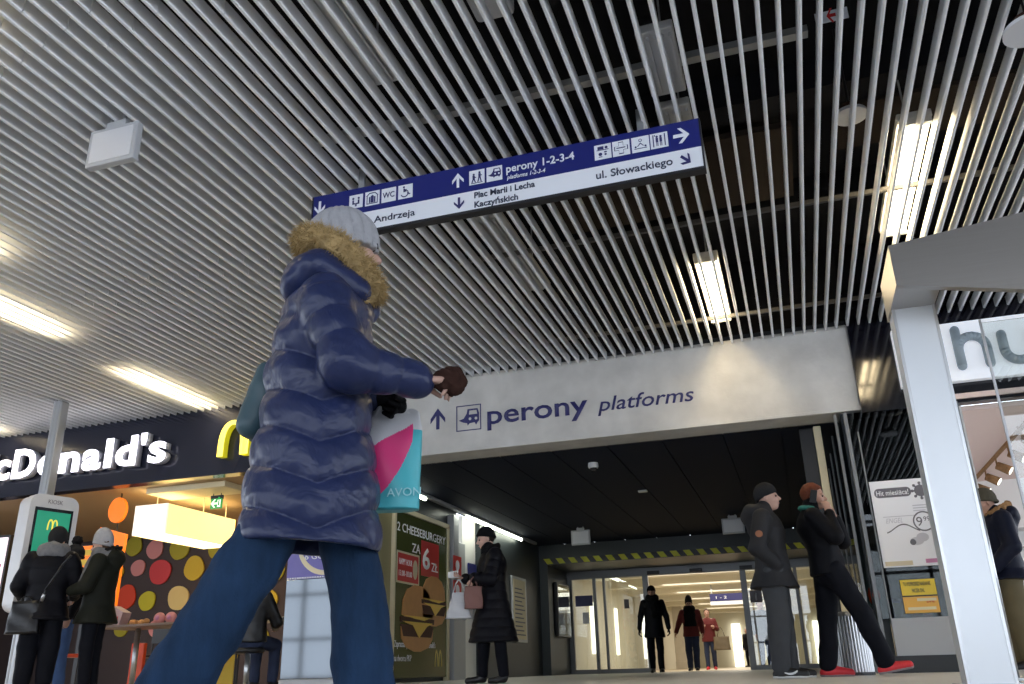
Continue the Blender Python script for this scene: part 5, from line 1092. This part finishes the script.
# armhole seam and side pocket
G.ripple(.0042, (15, 12, 17), 1.4); G.ripple(.0016, (43, 39, 47), 2.2)
G.cone((.10, -.20, .93), (.135, -.165, .78), .012, .010, .006, sub=True)
G.loft([.40, .50, .58, .62], [-.036, -.036, -.046, -.046], [0]*4, [.21, .205, .195, .15], [.19, .185, .18, .15], .01, rot=math.atan2(fw[1], fw[0]), sub=True)
G.cut((-.07, 0, -1), -.505)
G.mesh('down_coat', 'navy_down', pw)
HD = Field((-.32, -.30, 1.20), (.24, .30, 1.66), 0.006)                # the hood lying on the back
HD.ell((-.080, -.005, 1.44), (.108, .150, .092), .02, np.array(Matrix.Rotation(-.35, 3, 'Y')))
HD.ell((-.130, -.01, 1.395), (.050, .12, .055), .04); HD.cone((-.02, -.13, 1.44), (.09, -.09, 1.36), .055, .05, .04); HD.cone((-.02, .13, 1.44), (.09, .09, 1.36), .055, .05, .04)
HD.ell((.05, .0, 1.55), (.12, .10, .13), .02, sub=True)
HD.ripple(.0045, (26, 23, 28), .6); HD.mesh('hood', 'navy_down', pw)
# fur trim: a thick ring of fur plus standing hairs
K = Field((-.30, -.32, 1.26), (.30, .32, 1.72), 0.006)
ring = []
for t in np.linspace(0, 2*PI, 33):
    a = -math.cos(t); ring.append(V3(.004, 0, 1.497)+fw*(.126*a)*1.0+sd*(.135*math.sin(t))+V3(0, 0, -.090*a))
for a, b in zip(ring[:-1], ring[1:]): K.cone(a, b, .034, .034, .012)
K.cone(V3(.10, -.07, 1.39), V3(.115, -.085, 1.34), .034, .022, .03)
K.ripple(.006, (70, 66, 74), 1.0); fu = K.mesh('fur_trim', 'fur_tan', pw)
rng = np.random.RandomState(3); nv = len(fu.data.vertices); co = np.zeros(nv*3, np.float32); no = np.zeros(nv*3, np.float32); fu.data.vertices.foreach_get('co', co); fu.data.vertices.foreach_get('normal', no); co = co.reshape(-1, 3); no = no.reshape(-1, 3)
pick = rng.choice(nv, 5200); Vt, Ft = [], []
for i in pick:
    p, n = co[i].astype(float), no[i].astype(float); d = nrm(n+rng.normal(0, .38, 3)+V3(.1, 0, -.1)); L = rng.uniform(.018, .036); u = nrm(np.cross(d, V3(.3, .5, .81)))*.0016; w = nrm(np.cross(d, u))*.0016
    b = len(Vt); Vt += [p+u, p-u*.5+w*.87, p-u*.5-w*.87, p+d*L]; Ft += [(b, b+1, b+3), (b+1, b+2, b+3), (b+2, b, b+3)]
me = bpy.data.meshes.new('fur_hairs'); me.from_pydata([tuple(v) for v in Vt], [], Ft); me.update(); o = bpy.data.objects.new('fur_hairs', me); COL.objects.link(o); me.materials.append(M['fur_tan']); o.parent = fu; o['kind'] = 'stuff'
# knit hat with ribs
K = Field((-.20, -.24, 1.46), (.28, .26, 1.80), 0.005)
def hat_fn(X, Y, Z):
    px, py, pz = X-.010, Y-.005, Z-1.602
    tx = px*.97-pz*(-.12); tz = pz*.99+px*(-.12)
    r0_ = np.array([.117, .110, .131]); ang = np.arctan2(py, tx)
    k0 = np.sqrt((tx/r0_[0])**2+(py/r0_[1])**2+(tz/r0_[2])**2)
    d = (k0-1)*.115-.017*np.abs(np.sin(ang*9))**.5*np.clip(1.2-np.maximum(tz, 0)/.14, 0, 1)
    return np.maximum(d, -(tz+.055))
K.put(hat_fn, (-.12, -.16, 1.5), (.22, .17, 1.77), 0)
K.mesh('knit_hat', 'knit_grey', pw)
MB().tube([tuple(hc+RH@V3(.072, .03, .012)), tuple(hc+RH@V3(.062, .093, .008)), tuple(hc+RH@V3(.012, .105, .006))], .0035, 8).build('glasses', 'black', pw)
# jeans
G = Field((-.62, -.34, -.01), (.36, .34, .98), 0.007)
G.cone((-.04, 0, .90), (-.04, 0, .80), .165, .165, .03)
G.cone(hipR, knR, .090, .092, .03); G.cone(knR, anR+V3(-.03, 0, -.05), .094, .104, .03); G.cone(hipL, knL, .100, .086, .03); G.cone(knL, anL+V3(0, 0, -.03), .086, .098, .03)
G.ripple(.006, (15, 13, 17), .5); G.ripple(.0028, (36, 33, 30), 1.5); G.mesh('jeans', 'denim', pw)
for a, d, nm in ((anR, V3(.75, 0, -.66), 0), (anL, V3(.97, .24, 0), 1)):
    d = nrm(d); K = Field(a-.24, a+.24, .007)
    if nm: a = a-V3(0, 0, .005)
    K.cone(a-V3(0, 0, .045)-d*.03, a-V3(0, 0, .045)+d*.15, .042, .032, .02); K.cone(a, a-V3(0, 0, .04), .05, .05, .02); K.cut((0, 0, -1), -0.003); K.mesh('boot', 'leather_black', pw)
K = Field(wrL-.16, wrL+.22, .0045); hand_sdf(K, wrL, (.80, -.05, -.42), (0, -.9, -.3), 1.15, -1, 1.1); K.cone(wrL-V3(.07, -.01, -.015), wrL+V3(.02, 0, 0), .040, .034, .01); K.mesh('glove', 'knit_black', pw)
WR = Matrix.Rotation(YAW, 3, 'Z')
def wl(p): q = WR @ Vector([float(v) for v in p]); return (float(WL[0])+q[0], float(WL[1])+q[1], q[2])
def own(name, loc, label, cat): return empty(name, wl(loc), label, cat, None, YAW)
# furry glove held in the right hand
e = own('fur_glove', (.355, -.105, .98), 'dark brown furry glove held in the striding woman\'s bare hand', 'glove')
K = Field((-.08, -.08, -.06), (.14, .08, .12), .005); K.ell((.065, 0, .04), (.048, .038, .050), .01); K.cone((-.025, 0, .035), (.05, 0, .045), .016, .03, .02); K.ripple(.005, (95, 90, 85), 2.0); o = K.mesh('furry_cuff', 'fur_dark', e)
# the plastic shopping bag
e = own('shopping_bag', (.185, .16, .65), 'plastic carrier bag in white, pink and turquoise hanging from the striding woman\'s hand', 'bag')
def bagsurf(u, v, side):
    """u across 0..1, v up 0..1"""
    w = .200+.028*(1-v)-.045*max(0, v-.8)*3; x = -.100*(w/.2)+w*u-.012*(1-v)+.012*v; th = (.052*math.sin(PI*min(max(u, 0), 1))**.5*(1-.75*v**2)+.004)
    y = side*(th+.006*math.sin(9*u+4*v)*math.sin(6*v+1)); z = .345*v+(.012*math.sin(3*PI*u) if v > .98 else 0)
    return (x, y, z)
def bandcol(u, v):
    s1 = .50+.50*u**1.25+.05*math.sin(5*u); s0 = .05+.95*max(0, u)**2.9
    if u > .86 and v > .5: return 2 if v < .80 else 0
    return 0 if v > s1 else (1 if v > s0*1.02 else 2)
mm = MB(); N, Q_ = 64, 96; grid = {}
for s_ in (-1, 1):
    for i in range(N+1):
        for k in range(Q_+1): grid[s_, i, k] = mm.bm.verts.new(bagsurf(i/N, k/Q_, s_))
for s_ in (-1, 1):
    for i in range(N):
        for k in range(Q_):
            mm.mi = bandcol((i+.5)/N, (k+.5)/Q_); mm._f([grid[s_, i, k], grid[s_, i+1, k], grid[s_, i+1, k+1], grid[s_, i, k+1]])
mm.mi = 2
for i in range(N): mm._f([grid[-1, i, 0], grid[1, i, 0], grid[1, i+1, 0], grid[-1, i+1, 0]])
for k in range(Q_):
    for i in (0, N): mm.mi = bandcol(i/N, (k+.5)/Q_); mm._f([grid[-1, i, k], grid[1, i, k], grid[1, i, k+1], grid[-1, i, k+1]])
mm.build('bag_body', None, e, True, mats=['bag_white', 'bag_pink', 'bag_cyan'])
text('AVON', 'bag_letter', e, (.0, -.060, .035), (.985, .1, .04), FZ, .04, .115, .004)
MB().tube([(-.06, 0, .33), (-.035, -.005, .37), (-.012, 0, .395)], .012, 10).tube([(.07, 0, .33), (.03, -.005, .365), (.0, 0, .395)], .012, 10).build('handle', 'bag_white', e, True)
# shoulder bag behind her back
e = own('shoulder_bag', (-.235, .06, .87), 'soft grey-teal shoulder bag hanging behind the striding woman', 'bag')
K = Field((-.12, -.16, -.02), (.14, .16, .36), .007); K.cone((-.035, .0, .07), (.0, .0, .25), .06, .045, .03); K.cone((-.03, .07, .07), (.0, .06, .24), .055, .045, .03); K.ripple(.004, (25, 22, 20), 1.0); K.mesh('bag_body', 'bag_teal', e)
MB().tube([(.0, .06, .24), (.06, .10, .42), (.17, .14, .50)], .012, 8).build('strap', 'bag_teal', e, True)
# ================================================================== the other people
def at_local(root, p):
    s = root.scale[0]; q = Matrix.Rotation(root.rotation_euler[2], 3, 'Z') @ (Vector([float(v) for v in p])*s); return Vector(root.location)+q
# man in the grey parka
m1 = person('person in a dark grey parka and beanie standing with hands in pockets in grey trousers', (-0.215, 8.8, 0), RIGHT-.05, 1.80,
    dict(Rel=(.275, -.09, 1.12), Rwr=(.155, .06, .96), Lel=(-.275, -.06, 1.12), Lwr=(-.155, .06, .96), Rkn=(.09, .0, .50), Lkn=(-.09, .02, .5), head=(0, .04, 1.615), Ran=(.10, -.03, .085), Rtoe=(.12, .17, .032), Lan=(-.10, .03, .085), Ltoe=(-.12, .22, .032)),
    h=.0085, skin='skin_pale', head=(-.1, .06, 0), hands={'R': dict(dir=(-.6, .1, -.8), curl=1.2), 'L': dict(dir=(.6, .1, -.8), curl=1.2)}, hat=dict(m='knit_dark', z=-.022, fold=False),
    coat=dict(m='parka_grey', hem=.775, hw=.225, hd=.205, fat=1.10, sleeve=(.088, .078, .062), collar=.06, wr=.006, name='parka'), hood=True, trousers=dict(m='trouser_grey', r=(.118, .10, .085), wr=.006), shoes=dict(m='shoe_black', sole='sole_white'))
MB().cyl((.300, -.055, 1.232), (.327, -.055, 1.240), .033, n=16).build('arm_patch', 'patch_tan', m1)
t = np.linspace(0, 1, 9); m = MB(); S = [(.04+.13*q, .058-.020*_s(PI*q*.8)+.022*q*q) for q in t]+[(.04+.13*q, .058-.034*_s(PI*q*.75)+.022*q*q-.004) for q in t[::-1]]
m.prism(S, (.125, -.06, 0), (.10, .995, 0), FZ, (.030, 0, 0)); m.build('shoe_mark', 'sole_white', m1)
# man on the phone
m2 = person('person in a black tracksuit and red shoes holding a phone to the ear', (0.235, 8.9, 0), RIGHT+.10, 1.80,
    dict(pel=(0, .05, .93), Lhip=(-.09, .03, .91), Rhip=(.09, .08, .91), Lkn=(-.10, .0, .50), Lan=(-.105, -.06, .085), Ltoe=(-.12, .13, .03), Rkn=(.12, .27, .52), Ran=(.13, .40, .10), Rtoe=(.15, .58, .085),
         chest=(0, -.01, 1.30), waist=(0, .04, 1.1), neck=(0, -.03, 1.455), Lsh=(-.185, -.02, 1.40), Rsh=(.185, -.03, 1.40), Rel=(.255, .13, 1.19), Rwr=(.155, .115, 1.435), Lel=(-.16, .25, 1.19), Lwr=(-.03, .195, 1.405), head=(0, .025, 1.605)),
    h=.0085, skin='skin', head=(-.25, -.05, 0), hands={'R': dict(dir=(-.30, -.10, .95), palm=(-.9, -.35, -.1), curl=.6), 'L': dict(dir=(.35, -.35, .85), palm=(.3, -.8, 0), curl=.9)},
    hair=dict(m='hair_red', plane=(0, -.66, .75, -.03)), coat=dict(m='jacket_black', hem=.87, hw=.19, hd=.155, fat=1.07, sleeve=(.082, .070, .052), collar=.075, cuff=.9, wr=.006, name='jacket'),
    trousers=dict(m='trouser_black', r=(.112, .088, .076), wr=.006), shoes=dict(m='shoe_red', sole='sole_grey'))
K = Field((-.16, -.16, 1.38), (.16, .16, 1.56), .008)
pts = [V3(.098*math.cos(q), -.01+.105*math.sin(q), 1.485-.02*math.sin(q)) for q in np.linspace(PI*.75, 2*PI, 12)]
for a, b in zip(pts[:-1], pts[1:]): K.cone(a, b, .020, .020, .01)
K.mesh('collar_lining', 'teal_lining', m2)
p = at_local(m2, (.105, -.005, 1.535)); e = empty('mobile_phone', p, 'dark mobile phone held to the ear of the man in the tracksuit', 'phone', None, RIGHT+.10)
o = MB().box(-.005, -.031, 0, .005, .031, .130, .004).build('phone_body', 'black', e); o2 = MB().box(-.0065, -.028, .01, -.005, .028, .12).build('screen', 'black_gloss', e)
for q in (o, o2): q.rotation_euler = (-.25, -.12, 0)
# woman in the long black quilted coat
m3 = person('person in a long black quilted coat, black boots and hat looking down at a paper', (-3.31, 9.48, 0), PI/2+.42, 1.70,
    dict(Lel=(-.26, .05, 1.12), Lwr=(-.13, .24, 1.145), Rel=(.26, .07, 1.13), Rwr=(.06, .33, 1.16), head=(0, .075, 1.605), neck=(0, .0, 1.455), Lan=(-.12, -.10, .085), Ran=(.12, .12, .085), Rtoe=(.16, .29, .03), Ltoe=(-.16, .06, .03), Lkn=(-.11, -.06, .5), Rkn=(.11, .10, .5)),
    h=.0085, skin='skin_pale', head=(.12, -.22, 0), hands={'L': dict(dir=(.5, .5, -.55), palm=(.4, -.3, -.8), curl=1.1), 'R': dict(dir=(-.25, .9, .1), palm=(0, .1, 1), curl=.7)},
    hat=dict(m='knit_black', z=-.004), scarf=dict(m='knit_black', g=.92, ends=(((0, .09, 1.43), (.02, .15, 1.25), .06, .06),)),
    coat=dict(m='coat_black', hem=.44, hw=.25, hd=.25, fat=1.16, sleeve=(.092, .08, .06), quilt=(.10, .010, 0), cuff=.92, wr=.004, name='long_coat'), hair=dict(m='hair_dark', plane=(0, -.8, -.3, .02)), boots=dict(m='leather_black', len=.95, r=.068), trousers=dict(m='trouser_black'))
m = MB().tube([(.02, .222, .50), (.02, .232, .75), (.015, .205, 1.0)], .006, 8); m.build('zip', 'grey_metal', m3)
p = at_local(m3, (.04, .46, 1.165)); e = empty('paper_slip', p, 'folded white paper slip in the hand of the woman in the long black coat', 'paper', None, PI/2+.42)
MB().box(-.045, -.06, 0, .045, .06, .006).prism([(-.06, 0), (.06, 0), (.06, .07), (-.06, .09)], (.04, 0, 0), (0, 1, 0), FZ, (.004, 0, 0)).build('sheet', 'paper_white', e)
def handbag(p, w, hgt, d, mt, name, label, rz, hh=.12, taper=.8):
    e = empty(name, p, label, 'bag', None, rz); m = MB(); N = 12; Z = 10; g = {}
    for k in range(Z+1):
        v = k/Z; ww = w*(1-(1-taper)*v); dd = d*(1-.6*v)
        ring = [(ww*_c(q)*(abs(_c(q))**-.4 if abs(_c(q)) > .2 else 1)*.9, dd*_s(q)) for q in np.linspace(0, 2*PI, 25)[:-1]]
        g[k] = [m.bm.verts.new((max(-ww, min(ww, a))+.006*_s(7*v+3*a*40), b+.006*_s(11*v+i), hgt*v)) for i, (a, b) in enumerate(ring)]
    for k in range(Z):
        for i in range(24): m._f([g[k][i], g[k][(i+1) % 24], g[k+1][(i+1) % 24], g[k+1][i]])
    m._f(g[0][::-1]); m._f(g[Z]); m.build('bag_body', mt, e, True)
    for s_ in (-1, 1): MB().tube([(-w*.4, s_*d*.25, hgt-.01), (-w*.2, s_*d*.1, hgt+hh*.7), (0, 0, hgt+hh), (w*.2, s_*d*.1, hgt+hh*.7), (w*.4, s_*d*.25, hgt-.01)], .007, 6).build('handle', mt, e, True)
    return e
p = at_local(m3, (-.10, .40, .70)); handbag(p, .17, .28, .07, 'bag_white', 'carrier_bag', 'white plastic carrier bag hanging from the woman in the long black coat', .35, .14, .45)
p = at_local(m3, (-.20, .24, .80)); handbag(p, .115, .24, .06, 'paper_brown', 'paper_bag', 'brown paper bag hanging beside the white carrier bag', .5, .10, .95)
# man coming through the doors
m4 = person('person in a dark overcoat, scarf and flat cap walking out of the sliding doors', (-2.985, 18.75, 0), PI+.16, 1.73,
    dict(Lan=(-.09, .12, .085), Ltoe=(-.11, .30, .04), Lkn=(-.09, .10, .50), Ran=(.09, -.16, .10), Rtoe=(.11, .0, .03), Rkn=(.09, .0, .5), Lel=(-.27, -.06, 1.13), Lwr=(-.30, .0, .88), Rel=(.27, -.08, 1.13), Rwr=(.31, -.02, .88)),
    h=.009, skin='skin', hat=dict(m='knit_black', z=.0, fold=False, peak=True), scarf=dict(m='knit_black', g=1.1, ends=(((-.02, .12, 1.46), (-.03, .17, 1.15), .07, .07),)), coat=dict(m='coat_black', hem=.70, hw=.215, hd=.18, fat=1.04, name='overcoat'), trousers=dict(m='trouser_black'), shoes=dict(m='shoe_black'), gloves=dict(L='knit_black', R='knit_black'))
c5 = place(688, 597, 1.735)
m5 = person('person in jeans and a dark pointed knit hat walking in the corridor with a scarf', c5, PI+.10, 1.70,
    dict(Lan=(-.07, .16, .085), Ltoe=(-.08, .34, .04), Lkn=(-.08, .13, .5), Ran=(.10, -.12, .09), Rtoe=(.13, .05, .03), Lel=(-.26, .0, 1.13), Lwr=(-.28, .08, .90), Rel=(.30, -.05, 1.14), Rwr=(.38, .02, .93)),
    h=.012, skin='skin', hat=dict(m='knit_dark', z=-.01, tall=.05), scarf=dict(m='knit_black', g=1.15, ends=(((-.03, .12, 1.46), (-.05, .19, .95), .10, .11), ((.06, .12, 1.46), (.07, .18, 1.0), .08, .09))), coat=dict(m='maroon', hem=.82, fat=1.08, sleeve=(.085, .07, .055), name='jacket'), trousers=dict(m='denim_dark', r=(.105, .085, .07)), shoes=dict(m='shoe_black'))
c6 = place(706, 608, 1.66)
m6 = person('person in a maroon jacket carrying a big bag behind the pointed hat', c6, PI+.05, 1.64, dict(Lel=(-.27, .02, 1.15), Lwr=(-.20, .18, 1.2), Rel=(.30, -.04, 1.14), Rwr=(.16, .20, 1.22), Lan=(-.10, -.1, .09), Ran=(.10, .14, .085), Rtoe=(.12, .3, .03)), h=.012, skin='skin', hair=dict(m='hair_brown'), coat=dict(m='maroon', hem=.80, fat=1.1, name='jacket'), trousers=dict(m='denim_dark'), shoes=dict(m='shoe_red'))
p = at_local(m6, (-.36, .12, .55)); handbag(p, .26, .36, .12, 'bag_canvas', 'travel_bag', 'big brown travel bag carried beside the jeans of the walking pair', 0.0, .25, .9)
m7 = person('person in dark clothes far down the corridor beside the door frame', place(746, 628, 1.64), PI-.6, 1.66, h=.016, skin='skin', hair=dict(m='hair_grey'), coat=dict(m='coat_black', hem=.75, fat=1.1), trousers=dict(m='trouser_black'), shoes=dict(m='shoe_black'), face=False)
m8 = person('person in a pale grey coat behind the right-hand glass door pane', place(759, 600, 1.68), PI+.5, 1.70, h=.014, skin='skin_pale', hair=dict(m='hair_brown'), coat=dict(m='scarf_grey', hem=.70, fat=1.05), trousers=dict(m='denim_dark'), shoes=dict(m='shoe_black'), face=False)
# man at the shop on the right
m9 = person('person in a navy jacket, fur-edged hood and olive hat at the shop', (2.02, 9.98, 0), PI/2+.05, 1.79,
    dict(Lel=(-.265, -.03, 1.13), Lwr=(-.22, .16, .93), Rel=(.26, .0, 1.13), Rwr=(.2, .2, .95), head=(0, .06, 1.60)), h=.009, skin='skin', head=(.1, -.2, 0), hat=dict(m='knit_olive', z=-.02), coat=dict(m='navy_dark', hem=.83, hw=.225, hd=.20, fat=1.14, sleeve=(.092, .08, .06), collar=.04, name='jacket'), hood='fur_brown', trousers=dict(m='khaki', r=(.11, .09, .078), wr=.006), shoes=dict(m='leather_black'))
p = at_local(m9, (-.20, .27, .80)); e = empty('gloves_bundle', p, 'pair of pale grey gloves in the hand of the person at the shop', 'gloves', None, PI/2)
K = Field((-.1, -.1, -.06), (.1, .1, .14), .008); K.cone((0, -.01, .08), (.01, .05, -.0), .03, .035, .01); K.cone((-.03, -.01, .07), (-.03, .0, -.02), .025, .03, .01); K.mesh('gloves', 'scarf_grey', e)
# women at the kiosk
m10 = person('person in a black hooded jacket seen from behind at the order kiosk', (-7.52, 7.32, 0), .62, 1.70,
    dict(Rel=(.28, .02, 1.13), Rwr=(.24, .20, 1.02), Lel=(-.29, .0, 1.12), Lwr=(-.25, .18, 1.0), head=(.02, .05, 1.60)), h=.009, skin='skin', head=(-.5, -.1, 0), hat=dict(m='knit_dark', z=-.07, tall=.01, fold=False), scarf=dict(m='scarf_grey', g=1.25), hair=dict(m='hair_dark', plane=(0, -.8, -.2, .0)),
    coat=dict(m='coat_black', hem=.76, hw=.23, hd=.20, fat=1.14, sleeve=(.09, .078, .06), quilt=(.16, .008, 0), name='jacket'), trousers=dict(m='trouser_black', r=(.115, .10, .085), len=.80), boots=dict(m='boot_pink', len=.30, r=.075))
p = atd(21, 634, 9.08); e = handbag([float(q) for q in p], .185, .32, .08, 'leather_black', 'handbag', 'black crossbody handbag at the hip of the person in front of the kiosk', .31, .05, .86)
MB().tube([(.17, -.02, .31), (.22, -.08, .42), (.36, -.10, .66), (.43, -.09, .76)], .012, 8).build('strap', 'leather_black', e, True); MB().cyl((.17, -.03, .32), (.20, -.06, .38), .018, n=10).build('buckle', 'steel', e, True)
m11 = person('person in a grey knit hat, dark olive coat and grey scarf near the kiosk', (-7.15, 7.66, 0), PI/2+.35, 1.66,
    dict(Lel=(-.28, .04, 1.13), Lwr=(-.19, .24, 1.08), Rel=(.27, .05, 1.13), Rwr=(.12, .27, 1.10), head=(0, .05, 1.60)), h=.009, skin='skin_pale', head=(.1, -.12, 0), hat=dict(m='knit_grey', z=-.02, tall=.04), scarf=dict(m='scarf_grey', g=1.2, ends=(((-.12, .10, 1.42), (-.17, .17, 1.02), .06, .07), ((.02, .14, 1.42), (.0, .2, 1.1), .06, .06))),
    coat=dict(m='olive_coat', hem=.74, hw=.23, hd=.20, fat=1.14, sleeve=(.092, .08, .06), name='coat'), hood='fur_black', hair=dict(m='hair_brown', plane=(0, -.8, -.2, .0)), trousers=dict(m='trouser_black'), boots=dict(m='leather_black', len=.6))
m12 = person('person in light blue jeans and pompom hat between the others at the kiosk', (-7.92, 8.02, 0), PI-.5, 1.62, dict(Ran=(.12, .12, .085), Rtoe=(.16, .28, .03), Rkn=(.10, .1, .5)), h=.010, skin='skin_pale', hat=dict(m='knit_dark', z=-.02), pom=('fur_black', (.0, -.02, .19), .06), coat=dict(m='coat_black', hem=.85, fat=1.08, name='jacket'), trousers=dict(m='denim_light', r=(.098, .078, .062)), boots=dict(m='leather_black', len=.25), hair=dict(m='hair_brown'))
# diners
def seated(label, x, y, rz, top, tr, hairm, seat=.46):
    d = .93-seat-.10
    P_ = {k: (v[0], v[1], v[2]-d) for k, v in BASE.items()}
    for s_, sg in (('L', -1), ('R', 1)): P_[s_+'kn'] = (sg*.12, .42, .50); P_[s_+'an'] = (sg*.12, .40, .085); P_[s_+'toe'] = (sg*.14, .57, .03); P_[s_+'el'] = (sg*.27, .12, 1.12-d); P_[s_+'wr'] = (sg*.14, .36, 1.08-d)
    return person(label, (x, y, 0), rz, 1.72, P_, h=.011, skin='skin', hair=dict(m=hairm), coat=dict(m=top, hem=.52, hw=.185, hd=.15, fat=1.08, sleeve=(.08, .07, .055), name='jacket'), trousers=dict(m=tr), shoes=dict(m='shoe_black'))
m13 = seated('person in a black leather jacket and jeans seated at the white-edged table', -6.22, 9.12, .1, 'leather_black', 'denim_dark', 'hair_dark')
m14 = seated('person with dark brown hair seated behind the brown table by the mural', -8.12, 10.92, PI-.2, 'coat_black', 'trouser_black', 'hair_brown')
def stool(x, y, lab):
    e = empty('stool', (x, y, 0), lab, 'stool', 'restaurant stools')
    MB().cyl((0, 0, .40), (0, 0, .455), .19, .18, 24).build('seat', 'black', e, True); MB().cyl((0, 0, .02), (0, 0, .40), .03, n=12).build('leg', 'steel', e, True); MB().cyl((0, 0, 0), (0, 0, .02), .20, n=24).build('foot', 'steel', e)
stool(-6.22, 9.10, 'black stool under the diner in the leather jacket'); stool(-8.12, 10.96, 'black stool under the diner by the mural')
